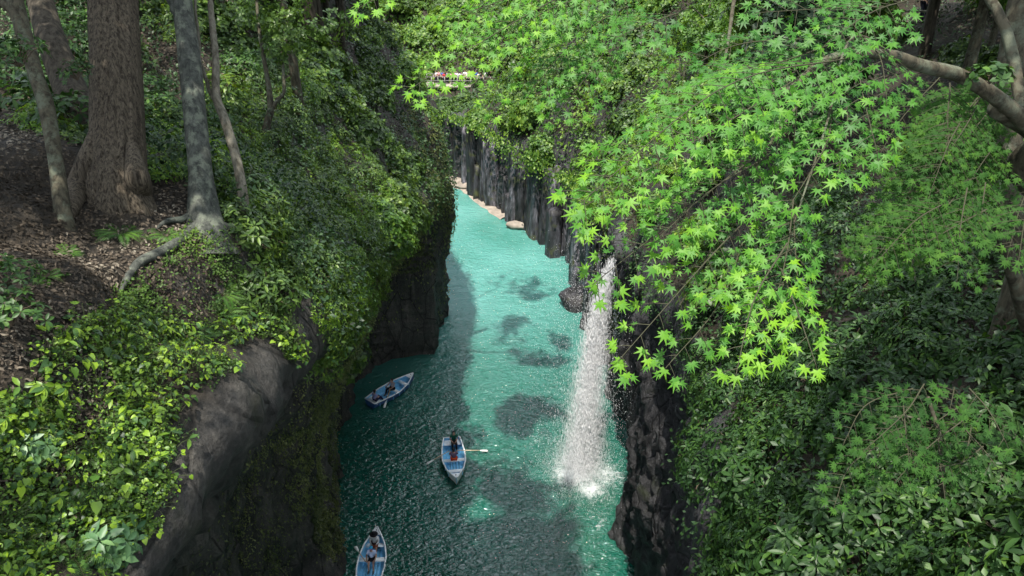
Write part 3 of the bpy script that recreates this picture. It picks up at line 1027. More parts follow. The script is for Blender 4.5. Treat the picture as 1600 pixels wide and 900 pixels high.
# ---- right bank
cR = SR.c
lip0R = np.interp(cR[:, 1], [q[0] for q in RS], [q[1][5][1] for q in RS])
upr = SR.nrm[:, 2]
XR, YR, ZR = cR.T
laurels = [shrub_mesh("laurel_%d" % k, nc, .55, .45, L_, per, T_LEAF, [M_LAUREL, M_TWIG], wid=w_, stems=12) for k, (nc, L_, per, w_) in enumerate([(60, .15, 7, .85), (75, .125, 6, .95), (48, .17, 6, .8)])]
P, Nn = SR.sample(6000, ((YR > 1.5) & (YR < 19) & (ZR > 17.5) & (XR < 12) & (SR.py > 280) & (ZR > lip0R + .1)) * (upr > -.1) * (.12 + smooth_in(fbm(cR, .8, 2, 44), -.45, .3)) / np.maximum(SR.d, 3) ** 1.3)
P, Nn = thin(P, Nn, np.clip(P[:, 1] * .045, .36, 1), 220)
place("evergreen_shrub", laurels, P, Nn, .7, 1.2, "dark glossy evergreen shrub with whorled leaves on the right slope", "shrub", "glossy evergreen shrubs covering the right slope", lean=.6, sink=.05)
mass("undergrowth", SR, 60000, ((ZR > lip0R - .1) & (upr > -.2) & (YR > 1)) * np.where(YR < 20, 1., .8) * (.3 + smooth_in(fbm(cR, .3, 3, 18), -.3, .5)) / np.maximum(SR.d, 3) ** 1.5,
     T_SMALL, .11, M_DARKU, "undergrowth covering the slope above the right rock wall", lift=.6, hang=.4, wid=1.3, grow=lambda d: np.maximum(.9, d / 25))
mass("hanging_vines", SR, 20000, ((ZR > 4.5) & (upr < .6) & (YR > 12) & (YR < 50)) * smooth_in(fbm(cR * [[1, 1, .3]], .7, 3, 29) + smooth_in(ZR, 5, 15) * .7, .2, .9) ** 1.5 * np.where((YR > 32) & (YR < 41), .0, 1) * np.where(YR < 34, .0, 1), T_SMALL, .12, M_IVY,
     "vines and moss hanging from the right rock wall", lift=.3, hang=1.2, wid=1.1, grow=lambda d: np.maximum(.8, d / 35))

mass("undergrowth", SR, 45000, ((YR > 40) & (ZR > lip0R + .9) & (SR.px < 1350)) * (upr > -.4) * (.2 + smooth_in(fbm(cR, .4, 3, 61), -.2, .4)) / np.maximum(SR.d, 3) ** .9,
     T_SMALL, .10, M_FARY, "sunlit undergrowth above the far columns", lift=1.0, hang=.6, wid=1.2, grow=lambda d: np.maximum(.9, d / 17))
mass("undergrowth", SH, 50000, (SH.c[:, 1] < 200) * 1.0, T_SMALL, .4, M_FAR, "wooded undergrowth on the hillside at the far end", lift=2.5, hang=.2, wid=1.3)
# ---- mid and far shrubs
hshr = [shrub_mesh("hill_shrub_%d" % k, nc, 1.15, .95, L_, 5, T_SMALL, [m_, M_TWIG], wid=1.5, stems=8) for k, (nc, L_, m_) in enumerate([(330, .2, M_FAR), (330, .18, M_FARY), (300, .24, M_FAR), (300, .2, M_BUSH)])]


def clear_ok(P, R):
    """reject what would stand in front of the water, the columns or the footbridge"""
    px, py, d = proj(P)
    r = R / d * F
    bad = np.zeros(len(P), bool)
    for (x0, x1, y0, y1, dm) in ((668, 782, 112, 152, 112),):
        bad |= (px + r > x0) & (px - r < x1) & (py + r > y0) & (py - r < y1) & (d < dm)
    line = np.interp(px, [690, 760, 870, 890], [188, 205, 268, 300])
    bad |= (px + r * .6 > 692) & (px - r * .6 < 885) & (py + r * 1.0 > line) & (py < 480) & (d < 110)
    return ~bad


dens = ((Y_ > 26) & (Z_ > 12) & (Y_ < 66)) * (up_ > -.2) / np.maximum(SL.d, 8) ** 1.4
P, Nn = SL.sample(5000, dens)
ok = clear_ok(P, .9)
P, Nn = thin(P[ok], Nn[ok], np.clip(P[ok][:, 1] * .025, .8, 2.8), 100)
place("hillside_shrub", [hshr[0], hshr[3], hshr[2], hshr[1]], P, Nn, .6, 1.2, "round shrub on the steep hillside above the left rock wall", "shrub", "shrubs on the hillside above the left rock wall", lean=.4, sink=.1, far=True)
lipR = np.interp(YR, [q[0] for q in RS], [q[1][5][1] for q in RS])
dens = ((YR > 17) & (ZR > lipR + np.where(YR < 42, 1.4, .1)) & (YR < 128)) * (upr > -.3) / np.maximum(SR.d, 8) ** .9
P, Nn = SR.sample(5000, dens)
ok = clear_ok(P, .9)
P, Nn = thin(P[ok], Nn[ok], np.clip(P[ok][:, 1] * .025, .8, 2.6), 125)
place("hillside_shrub", [hshr[0], hshr[1], hshr[2], hshr[3], hshr[1]], P, Nn, .6, 1.25, "round shrub on the steep hillside above the right rock wall", "shrub", "shrubs on the hillside above the right rock wall", lean=.4, sink=.1, far=True)


P, Nn = SR.sample(3000, ((YR > 44) & (ZR > lipR + .2) & (SR.px < 1060) & (SR.px > 660)) * 1.0)
ok = clear_ok(P, .9)
P, Nn = thin(P[ok], Nn[ok], 1.7, 75)
place("hillside_shrub", [hshr[1], hshr[0], hshr[1], hshr[2], hshr[3]], P, Nn, .7, 1.15, "sunlit shrub clinging to the bank over the far columns", "shrub", "sunlit shrubs over the far columns", lean=.5, sink=.1, far=True)


# ------------------------------------------------------------------ trees
def far_tree(kind, H, R, leaf, m_, bark, seed, nw=1500, blobs=None):
    """returns an empty with trunk and crown; placed once, then copied"""
    e = link(kind, None)
    mb = MB()
    pts = spline([(0, 0, -1), (.1, .1, H * .3), (-.15, .1, H * .6), (0, 0, H * .92)], 8)
    tube(mb, pts, np.linspace(R * .075, R * .02, 8), 7)
    for k in range(6):
        a = k * 2.4
        z0 = H * (.35 + .08 * k)
        tube(mb, [(0, 0, z0), (math.cos(a) * R * .4, math.sin(a) * R * .4, z0 + R * .3), (math.cos(a) * R * .75, math.sin(a) * R * .75, z0 + R * .5)], [R * .03, R * .02, .02], 4)
    kid("trunk", mb.mesh("trunk", bark), e)
    if blobs is None:
        blobs = [((0, 0, H * .75), R * .75)]
        for k in range(8):
            a = k * 2.4 + seed
            blobs.append(((math.cos(a) * R * .55, math.sin(a) * R * .55, H * (.5 + .05 * (k % 5))), R * random.uniform(.38, .55)))
    kid("crown", crown_mesh("crown", blobs, nw, leaf, m_, seed=seed, gap=-.25, gs=.7), e)
    return e


def place_tree(proto, loc, s, label, group, rotz=None, first=[None]):
    rot = (0, 0, random.random() * 6.28 if rotz is None else rotz)
    if not proto.get("used"):
        proto["used"] = 1
        o = proto
        o.location, o.rotation_euler, o.scale = loc, rot, (s,) * 3
        o["label"] = label
        o["group"] = group
    else:
        o = dup(proto, loc, rot, s, label, group)
    return o


PT = [far_tree("broadleaf_tree", 9, 3.4, .34, [M_FAR], M_DARKBARK, 3), far_tree("broadleaf_tree", 8, 3.0, .30, [M_BUSH], M_DARKBARK, 8),
      far_tree("fresh_green_tree", 7, 2.8, .28, [M_FARY], M_BROWNBARK, 5), far_tree("conifer_tree", 14, 2.6, .34, [M_CEDAR], M_CEDBARK, 6, 1500,
                                                                                   [((0, 0, 3 + k * 1.05), 2.5 - k * .22) for k in range(10)])]
for t_, c_ in zip(PT, ("tree", "tree", "tree", "conifer")): t_["category"] = c_


def forest(S, dens, n, dmin, weights, label, group, smin=.7, smax=1.2, R=3.0):
    P, Nn = S.sample(3000, dens)
    ok = clear_ok(P + [[0, 0, 5]], R) & clear_ok(P + [[0, 0, 2]], R * .8)
    P, Nn = thin(P[ok], Nn[ok], dmin, n)
    for i, p_ in enumerate(P):
        k = random.choices(range(4), weights)[0]
        names = ("dark broad-leaved tree", "mid green broad-leaved tree", "fresh yellow-green tree", "dark conifer tree")
        place_tree(PT[k], Vector(p_), random.uniform(smin, smax), names[k] + " " + label, names[k] + "s " + group)


forest(SH, (SH.c[:, 1] < 190) / np.maximum(SH.d, 10) ** 1.2, 90, 4.5, (4, 3, 2, 3), "on the hillside closing the far end", "closing the far end", .9, 1.5)
forest(SL, ((Y_ > 36) & (Z_ > 20)) * 1.0 / np.maximum(SL.d, 10) ** 1.2, 36, 3.2, (5, 3, 2, 2), "on the hill above the left wall", "above the left wall", .6, 1.1)
forest(SR, ((YR > 22) & (ZR > 19)) * 1.0 / np.maximum(SR.d, 10) ** 1.2, 60, 3.4, (3, 3, 4, 1), "on the hill above the right wall", "above the right wall", .55, 1.0)


def big_tree(kind, base, stem, radii, bark, label, cat="tree", seg=20, ridge=None, branches=(), crown=None, crown_mats=None, nw=2200, leaf=.22, gap=-.1, seed=1, nseg=30, roots=()):
    base = Vector(base)
    e = link(kind, None, loc=base)
    tag(e, label, cat)
    b0 = np.array(base)
    S_ = spline([np.array(p) - b0 for p in stem], nseg)
    R_ = np.interp(np.linspace(0, 1, nseg), np.linspace(0, 1, len(radii)), radii)
    mb = MB()
    tube(mb, S_, R_, seg, ridge)
    kid("trunk", mb.mesh("trunk", bark, True), e)
    for br, ra in branches:
        mb = MB()
        q = spline([np.array(p) - b0 for p in br], 14)
        q = q + RNG.normal(size=q.shape) * .012
        tube(mb, q, np.linspace(ra[0], ra[1], 14), 10)
        kid("branch", mb.mesh("branch", bark, True), e)
    for br, ra in roots:
        mb = MB()
        q = spline([np.array(p) - b0 for p in br], 18)
        tube(mb, q, np.interp(np.linspace(0, 1, 18), np.linspace(0, 1, len(ra)), ra), 10)
        kid("root", mb.mesh("root", bark, True), e)
    if crown:
        kid("crown", crown_mesh("crown", [(np.array(c) - b0, r) for c, r in crown], nw, leaf, crown_mats, gap=gap, seed=seed, gs=.5), e)
    return e


def ridge_cedar(th, t, p):
    q = np.stack([np.cos(th) * 3, np.sin(th) * 3, np.full_like(th, t * 1.2)], -1)
    fl = 1 + .13 * np.exp(-t * 12) * (1 + np.sin(th * 5 + 1))
    return fl * (1 + .05 * vnoise(q, 4.0, 3) + .05 * vnoise(q * [1, 1, .6], 9.0, 4))


def ridge_soft(th, t, p):
    q = np.stack([np.cos(th), np.sin(th), np.full_like(th, p[2] * .8)], -1)
    return 1 + .07 * vnoise(q, 1.6, 7) + .12 * np.exp(-t * 25) * (1 + np.sin(th * 4))


def G(px, py):
    h, n_ = hit(px, py)
    return h


def GU(px, py):
    return G(px, py) + Vector((0, 0, .05))


def dep(p):
    return proj(np.array([list(p)]))[2][0]


# cedar
b = G(190, 300); d0 = dep(b)
big_tree("cedar_tree", b, [D(188, 350, d0 + .25), D(186, 300, d0), D(184, 220, d0 + .1), D(181, 100, d0 + .2), D(177, -10, d0 + .4), D(172, -300, d0 + 1), D(160, -700, d0 + 2)],
         [d0 * .066, d0 * .038, d0 * .033, d0 * .031, d0 * .030, d0 * .028, d0 * .02], M_CEDBARK, "thick brown cedar trunk with fibrous bark and flared base", seg=120, ridge=ridge_cedar, nseg=60,
         crown=[((-8, 13 + k * .3, 34 + k * 2.2), 3.4 - k * .35) for k in range(6)] + [((-9.5, 11, 35), 2.5), ((-8, 17, 36), 2.6)], crown_mats=[M_CEDAR], nw=3000, leaf=.3, seed=21, gap=.1,
         roots=[([D(152, 205, d0 - .1), D(140, 250, d0 - .2), G(124, 290), G(108, 330), G(100, 345)], (.12, .2, .2, .14, .02)), ([D(205, 225, d0 - .2), D(214, 275, d0 - .35), G(226, 308), G(238, 325)], (.08, .2, .16, .02)), ([D(180, 240, d0 - .35), G(172, 300), G(168, 325)], (.08, .18, .03))])
# grey tree
b = G(320, 345); d0 = dep(b)
big_tree("grey_barked_tree", b, [D(323, 400, d0), D(318, 335, d0), D(313, 270, d0), D(303, 160, d0 + .1), D(292, 60, d0 + .2), D(283, -20, d0 + .3), D(260, -300, d0 + .6), D(240, -500, d0 + 1)],
         [d0 * .036, d0 * .0215, d0 * .0155, d0 * .0145, d0 * .0138, d0 * .013, d0 * .01, d0 * .006], M_GREYBARK, "straight grey-green trunk right of the thick cedar", seg=32, ridge=ridge_soft, nseg=50,
         branches=[([D(286, 60, d0 + .15), D(276, 25, d0 + .2), D(262, -8, d0 + .2), D(240, -80, d0 + .3)], (d0 * .006, d0 * .004))],
         roots=[([D(318, 335, d0 - .1), GU(300, 362), GU(275, 385), GU(245, 402), GU(218, 415), GU(200, 440), GU(187, 465)], (.07, .09, .09, .085, .075, .06, .02)),
                ([D(325, 335, d0 - .1), GU(345, 355), GU(368, 362), GU(390, 378)], (.12, .08, .06, .02)),
                ([D(312, 320, d0), GU(290, 345), GU(262, 350), GU(245, 362)], (.09, .06, .05, .02))],
         crown=[((-8, 11, 37), 3), ((-6.5, 14, 39), 3.2), ((-10, 8, 36), 3), ((-4.0, 14.0, 41), 2.8), ((-1.5, 13.5, 42), 2.6), ((-3.2, 19.5, 42), 2.6), ((-2.3, 16.2, 42), 2.2), ((-2.4, 25.5, 42), 2.4), ((-2.6, 10, 42), 2.4)], crown_mats=[M_FAR], nw=14000, gap=-.2, leaf=.27, seed=22)  # lobes over the gorge are added out of view to shade the river
# thin tree
b = G(385, 358); d0 = dep(b)
big_tree("slender_tree", b, [D(386, 372, d0), D(384, 340, d0), D(372, 260, d0), D(352, 190, d0), D(338, 150, d0), D(337, 90, d0), D(332, 40, d0 + .1), D(328, -20, d0 + .1), D(322, -260, d0 + .3)],
         [.12, .10, .092, .088, .08, .065, .06, .05, .035], bark_mat('pale_bark', (.07, .062, .045), (.2, .185, .145), 4, 1.2, .7), "slender pale trunk that forks, standing right of the grey trunk", seg=14, nseg=40,
         branches=[([D(342, 165, d0), D(330, 145, d0), D(318, 115, d0 - .05), D(312, 80, d0 - .05), D(305, -10, d0)], (.045, .025))],
         crown=[((-6, 13, 36), 2)], crown_mats=[M_BUSH], nw=500, leaf=.16, seed=23)
# leaning tree
b = G(98, 340); d0 = dep(b)
big_tree("leaning_tree", b, [D(106, 400, d0), D(97, 325, d0), D(86, 245, d0), D(72, 165, d0), D(57, 120, d0), D(38, 55, d0), D(22, -5, d0), D(-20, -160, d0 + .2), D(-60, -330, d0 + .3)],
         [.19, .125, .11, .12, .11, .115, .12, .1, .07], M_BROWNBARK, "mottled leaning trunk at the left, in front of the cedar", seg=18, nseg=46, ridge=ridge_soft,
         branches=[([D(30, 30, d0), D(12, 10, d0), D(-8, -2, d0), D(-60, -40, d0)], (.09, .05))],
         crown=[((-8, 6, 34), 2.6), ((-6.5, 9, 36), 2.6), ((-10, 9, 35), 3), ((-6.8, 3.5, 35.5), 2.1), ((-5.8, .5, 36), 2.4), ((-8.5, 1, 35), 2.8)], crown_mats=[M_FAR], nw=4200, leaf=.2, seed=24)  # unseen crown, extra lobes added to shade the lower slope
# dark tree behind
h_ = G(130, 195); d0 = dep(h_)
big_tree("dark_leaning_tree", h_, [D(135, 205, d0), D(120, 165, d0), D(102, 120, d0 + .2), D(85, 75, d0 + .3), D(68, 20, d0 + .6), D(40, -100, d0 + 1)], [.42, .33, .3, .28, .26, .2], M_DARKBARK,
         "dark leaning trunk behind the thick cedar", seg=16, nseg=24, crown=[((-14, 20, 37), 3.4), ((-12, 24, 38), 3), ((-17, 18, 37), 3)], crown_mats=[M_FAR], nw=1500, leaf=.26, seed=25)
# forked small tree at (415,210)
b = G(414, 215); d0 = dep(b)
big_tree("forked_sapling", b, [D(413, 222, d0), D(418, 190, d0), D(423, 170, d0), D(419, 130, d0), D(412, 90, d0), D(404, 40, d0), D(400, -20, d0)], [.13, .11, .10, .075, .06, .05, .04], M_BROWNBARK,
         "thin forked tree in the dark wood right of the pale trunk", seg=10, nseg=24, branches=[([D(424, 170, d0), D(434, 155, d0), D(443, 140, d0), D(440, 80, d0), D(434, 20, d0)], (.07, .035))],
         crown=[(D(420, 20, d0 - .3), 1.0), (D(460, 45, d0 - .6), .9), (D(440, 75, d0), .7), (D(500, 20, d0), 1.1)], crown_mats=[M_BUSH], nw=650, leaf=.15, seed=26)
# under-storey trunks in the dark wood
P, Nn = SL.sample(900, ((Y_ > 25) & (Y_ < 46) & (Z_ > 23) & (SL.px < 640) & (SL.px > 0)) * 1.0)
P, Nn = thin(P, Nn, 2.2, 14)
for i, p_ in enumerate(P):
    H = random.uniform(8, 12)
    lx, ly = random.uniform(-1.2, 1.2), random.uniform(-1, 1)
    c0 = Vector(p_) + Vector((lx, ly, H))
    blobs = [(c0, 2.4), (c0 + Vector((1.6, .5, -1)), 1.8), (c0 + Vector((-1.5, -.5, -1.4)), 1.9), (c0 + Vector((0, -1.6, -2.2)), 1.5)]
    o = big_tree("woodland_tree", p_, [Vector(p_) - Vector((0, 0, .4)), Vector(p_) + Vector((lx * .2, ly * .1, H * .3)), Vector(p_) + Vector((lx * .8, ly * .5, H * .6)), c0],
                 [.2, .15, .12, .05], random.choice([M_DARKBARK, M_BROWNBARK]), "slim woodland tree in the dark wood behind the cedar", seg=8, nseg=10, crown=blobs, crown_mats=[random.choice([M_FAR, M_BUSH])], nw=1300, leaf=.24, seed=50 + i)
    o["group"] = "slim woodland trees behind the cedar"

g = down(-9.5, 37)  # added tree, carries an unseen crown placed to shade the water
big_tree("added_shade_tree", g, [g - Vector((0, 0, .5)), g + Vector((.3, 0, 5)), g + Vector((1.5, .2, 11)), g + Vector((4, .5, 17))], [.42, .34, .28, .15], M_DARKBARK, "added tall tree leaning over the gorge, its unseen crown shading the water", seg=14, nseg=20,
         branches=[([g + Vector((1.5, .2, 11)), g + Vector((4, -2, 14)), g + Vector((7, -3, 17))], (.14, .05)), ([g + Vector((1, .2, 9)), g + Vector((1, 4, 13)), g + Vector((5, 8, 17))], (.14, .05))],
         crown=[((-3, 37, 41), 2.6), ((-1.5, 34, 42), 2.6), ((-3.5, 45, 42), 2.4), ((-9, 38, 38), 2.4), ((-1.8, 43, 43), 1.8)], crown_mats=[M_FAR], nw=4500, leaf=.28, gap=.1, seed=28)
# right edge trees; unseen canopy lobes placed overhead to shade the slope
b = D(1600, 470, 9.4)
gz = down(b.x, b.y).z
big_tree("mottled_tree", (b.x, b.y, gz), [(b.x, b.y, gz - .4), D(1604, 400, 9.4), D(1590, 300, 9.4), D(1578, 220, 9.5), D(1572, 150, 9.5), D(1585, 70, 9.4), D(1598, 0, 9.3), D(1640, -200, 9.3), D(1680, -500, 9.3)],
         [.24, .18, .15, .14, .15, .16, .16, .14, .1], M_BROWNBARK, "pale mottled trunk at the right edge above the shrubs", seg=22, nseg=40, ridge=ridge_soft,
         crown=[((8, 2, 36), 3.4), ((9, 8, 37), 3.8), ((12, 13, 38), 4), ((7.5, 5, 34.5), 2.4), ((15, 8, 36), 4), ((10, -2, 37), 3.4), ((11, 19, 36), 3.6), ((5.5, 8, 37), 2.6), ((5.4, 3.6, 36), 2.2), ((6.6, 5, 37), 2.6), ((4.4, .2, 36), 1.7), ((7, 0, 36), 2.6), ((6, 13, 38), 3.2), ((8, 24, 37), 3.4), ((13, 2, 35), 3.4), ((7, 18, 39), 3)], crown_mats=[M_FAR], nw=14000, leaf=.26, gap=-.3, seed=27)


# ------------------------------------------------------------------ maples
def spray(mb, tw, s, e, W, leaf, T=T_MAPLE, droop=.05, step=.5, tocam=.55, hue=None, thick=.006):
    """a flat maple spray from point s to e, W = half width"""
    s, e = np.array(list(s)), np.array(list(e))
    L_ = np.linalg.norm(e - s)
    nrm = nz(np.array([0, -tocam, .85 + .3 * tocam]) + RNG.normal(size=3) * .12)
    mid = (s + e) / 2 + [0, 0, droop * L_] + RNG.normal(size=3) * .04 * L_
    c = spline([s, mid, e], 14)
    tube(tw, c, np.linspace(thick, .002, 14), 5, cap=False)
    n = max(4, int(L_ / (leaf * 1.15)))
    hue = RNG.uniform(.2, .8) if hue is None else hue
    P_, Dr, Nr, Sc, Rn = [], [], [], [], []

    def twig(p, d, l, lv, tt):
        q = p + d * l + np.array([0, 0, -.12 * l])
        pts = np.array([p, (p + q) / 2 + [0, 0, .05 * l], q])
        if l > leaf * 1.2: tube(tw, pts, [.003, .0022, .0015], 3, cap=False)
        m_ = max(1, int(l / (leaf * .95)))
        side = np.cross(d, nrm)
        for k in range(1, m_ + 1):
            t = k / m_
            pp = p + (q - p) * t
            for sd_ in (-1, 1):
                if random.random() < .1: continue
                dd = d * random.uniform(.3, 1) + side * sd_ * random.uniform(.5, 1.1) + np.array([0, 0, -random.uniform(.1, .55)])
                P_.append(pp + nz(dd) * leaf * random.uniform(.25, .55) + RNG.normal(size=3) * leaf * .12)
                Dr.append(dd); Nr.append(nrm + RNG.normal(size=3) * .38); Sc.append(leaf * random.uniform(.45, 1.12))
                Rn.append(hue + .35 * (t * tt - .4) + random.uniform(-.22, .22))
        P_.append(q); Dr.append(d + [0, 0, -.4]); Nr.append(nrm + RNG.normal(size=3) * .2); Sc.append(leaf * 1.0)
        Rn.append(hue + .3 * tt)

    for k in range(n + 1):
        t = (k + .5) / (n + 1)
        p = np.array([np.interp(t, np.linspace(0, 1, 14), c[:, j]) for j in range(3)])
        d0 = nz(e - s)
        side = nz(np.cross(d0, nrm)) * (1 if k % 2 else -1)
        wloc = W * (1 - .55 * t) * random.uniform(.6, 1.15) * min(1, t * 4 + .3)
        twig(p, nz(side * 1.0 + d0 * .75), wloc, 1, t)
    twig(c[-2], nz(c[-1] - c[-3]), W * .4, 1, 1)
    add_leaves(mb, T, np.array(P_), np.array(Dr), np.array(Nr), np.array(Sc), rnd=np.clip(np.array(Rn), 0, 1))


def maple(kind, base, trunk, radii, branches, sprays, leaf, mats, label, bark=M_GREYBARK, T=T_MAPLE):
    base = Vector(base)
    e = link(kind, None, loc=base)
    tag(e, label, "maple tree")
    bark = M_BROWNBARK
    b0 = np.array(base)
    mb = MB()
    tube(mb, spline([np.array(list(p)) - b0 for p in trunk], 30), np.interp(np.linspace(0, 1, 30), np.linspace(0, 1, len(radii)), radii), 14, ridge_soft)
    kid("trunk", mb.mesh("trunk", bark, True), e)
    for br, ra in branches:
        mb = MB()
        q = spline([np.array(list(p)) - b0 for p in br], 20)
        tube(mb, q, np.linspace(ra[0], ra[1], 20), 12, ridge_soft)
        kid("branch", mb.mesh("branch", bark, True), e)
    lf, tw = MB(), MB()
    for sp in sprays:
        s, en, W = sp[:3]
        kw = sp[3] if len(sp) > 3 else {}
        s, en = np.array(list(s)) - b0, np.array(list(en)) - b0
        spray(lf, tw, s, en, W, kw.get('leaf', leaf), T, hue=kw.get('hue'), tocam=kw.get('tocam', .55))
    kid("crown", lf.mesh("crown", mats=mats), e)
    kid("twig", tw.mesh("twig", M_MTWIG), e)
    return e


def dn(x0, y0, x1, y1, d0, d1, W, **kw):
    return (D(x0, y0, d0), D(x1, y1, d1), W, kw)


mtx = down(8.2, 6.2)
hub = D(1330, 60, 4.8)
sprays = [
    dn(1330, 90, 905, 318, 4.9, 3.9, .42, hue=.62), dn(1250, 120, 900, 330, 4.7, 4.0, .34, hue=.8), dn(1300, 150, 960, 250, 5.0, 4.6, .4, hue=.4),
    dn(1250, 190, 925, 445, 4.9, 4.1, .36, hue=.6), dn(1230, 230, 1030, 370, 4.8, 4.2, .34, hue=.55),
    dn(1180, 330, 965, 565, 4.8, 4.2, .26, hue=.7), dn(1160, 380, 1040, 575, 4.7, 4.3, .22, hue=.45), 
    dn(1240, 310, 1200, 520, 4.6, 4.1, .28, hue=.6), dn(1230, 380, 1150, 585, 4.3, 3.9, .2, hue=.95), dn(1220, 420, 1275, 570, 4.3, 3.9, .2, hue=.8),
    dn(1230, 430, 1190, 560, 4.4, 4.0, .2, hue=.85), dn(1240, 330, 1250, 480, 4.6, 4.2, .2, hue=.4),
    dn(1340, 100, 1370, 235, 4.8, 4.4, .34, hue=.4), dn(1320, 140, 1310, 270, 4.9, 4.4, .3, hue=.5), dn(1300, 180, 1235, 320, 4.8, 4.3, .3, hue=.5), dn(1350, 60, 1385, 150, 5.0, 4.6, .34, hue=.35),
    dn(1350, 50, 1120, 110, 5.2, 4.8, .42, hue=.3), dn(1380, 10, 1180, 20, 5.4, 5.0, .45, hue=.25), dn(1340, 70, 1060, 190, 5.2, 4.9, .42, hue=.35), dn(1250, 60, 1040, 130, 5.6, 5.4, .4, hue=.3), dn(1420, 0, 1300, 60, 5.2, 4.8, .4, hue=.35),
    dn(1330, 120, 1190, 250, 5.4, 5.1, .36, hue=.2),
    dn(1060, 20, 960, 60, 6.0, 5.8, .4, hue=.3),
]
# the yellow-green sprays across the top
sprays += [
    dn(980, -30, 720, 40, 6.4, 6.0, .5, hue=.55), dn(900, -20, 640, 140, 6.2, 5.6, .36, hue=.95), dn(930, -10, 775, 70, 6.4, 6.1, .4, hue=.6), dn(860, -30, 700, 30, 6.2, 6.0, .38, hue=.75),
    dn(980, 10, 830, 140, 6.6, 6.2, .5, hue=.45), dn(960, 60, 870, 180, 6.6, 6.3, .4, hue=.5), dn(1000, -20, 880, 40, 6.6, 6.3, .5, hue=.4), dn(820, 60, 765, 175, 6.3, 6.1, .22, hue=.85), dn(640, -40, 556, 15, 5.6, 5.3, .16, hue=.9),
    dn(900, 70, 850, 150, 6.9, 6.6, .4, hue=.3),
]
maple("maple_tree", mtx, [Vector(mtx) - Vector((0, 0, .4)), D(1640, 300, 7.2), D(1630, 215, 6.7), D(1560, 168, 6.2)], [.22, .16, .12, .09],
      [([D(1640, 240, 6.6), D(1590, 180, 6.2), D(1510, 122, 5.9), D(1440, 103, 5.6), D(1385, 85, 5.3), D(1300, 90, 5.0), D(1220, 150, 4.8)], (.075, .02)),
       ([D(1600, 185, 6.3), D(1560, 20, 6.6), D(1450, -90, 6.8), D(1250, -110, 6.8), D(1000, -60, 6.5), D(860, -40, 6.3)], (.05, .015)),
       ([D(1400, 88, 5.35), D(1330, 60, 5.0), D(1290, 200, 4.7), D(1240, 350, 4.5)], (.012, .005)),
       ([D(1300, 90, 5.0), D(1180, 260, 4.8), D(1090, 430, 4.6), D(1060, 480, 4.5)], (.01, .004)),
       ([D(1180, -80, 6.8), D(1150, -10, 6.6), D(1140, 50, 6.4), D(1130, 110, 6.3)], (.022, .01))],
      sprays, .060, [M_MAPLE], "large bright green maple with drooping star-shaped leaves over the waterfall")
# shaded maple behind
sp = []
for i in range(15):
    x0, y0 = random.uniform(1440, 1560), random.uniform(150, 260)
    a = random.uniform(0, 1)
    x1 = 1330 + 230 * a + random.uniform(-20, 20)
    y1 = 440 - 120 * a * random.random() + random.uniform(-60, 0)
    d_ = random.uniform(6.8, 7.8)
    sp.append(dn(x0, y0, x1, y1, d_, d_ - .5, .42, hue=random.uniform(.2, .9)))
for i in range(6):
    x0 = random.uniform(1400, 1580)
    d_ = random.uniform(7, 8)
    sp.append(dn(x0 + 60, 120, x0 - 40, 250, d_, d_ - .3, .4, hue=random.uniform(.2, .6)))
for i in range(14):
    x0, y0 = random.uniform(1480, 1640), random.uniform(120, 330)
    d_ = random.uniform(5.4, 6.6)
    sp.append(dn(x0, y0, x0 + random.uniform(-120, 20), y0 + random.uniform(60, 130), d_, d_ - .3, .36, hue=random.uniform(.1, .7)))
g2 = down(6.6, 7.9)
for px, py, dd0, s_, lb in ((1548, 125, 5.7, .36, "cluster of round glossy leaves growing on the thick limb at the top right"),):
    o = link("camellia_sprig", shrub_mesh("camellia_sprig", 22, .5, .4, .2, 5, T_LEAF, [M_LAUREL, M_TWIG], wid=1.7, stems=8), loc=D(px, py, dd0), scale=s_)
    tag(o, lb, "sprig")
maple("maple_tree", g2, [g2 - Vector((0, 0, .3)), D(1560, 340, 7.8), D(1540, 250, 7.6), D(1490, 190, 7.5)], [.09, .07, .05, .03],
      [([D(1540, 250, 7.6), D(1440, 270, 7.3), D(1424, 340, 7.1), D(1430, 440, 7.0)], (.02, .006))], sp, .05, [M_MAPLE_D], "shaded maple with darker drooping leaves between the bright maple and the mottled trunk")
sp = []
for i in range(17):
    x0, y0 = random.uniform(1360, 1540), random.uniform(585, 700)
    d_ = random.uniform(5.2, 5.9)
    sp.append(dn(x0, y0, x0 + random.uniform(-110, 110), y0 + random.uniform(20, 110), d_, d_ - .3, .2, hue=random.uniform(.1, .7)))
g3 = G(1480, 770)
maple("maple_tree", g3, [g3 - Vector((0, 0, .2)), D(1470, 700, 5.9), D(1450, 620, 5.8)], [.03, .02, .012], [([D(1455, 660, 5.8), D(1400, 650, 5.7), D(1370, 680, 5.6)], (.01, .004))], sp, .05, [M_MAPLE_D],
      "low small-leaved maple sapling among the glossy shrubs on the right slope")
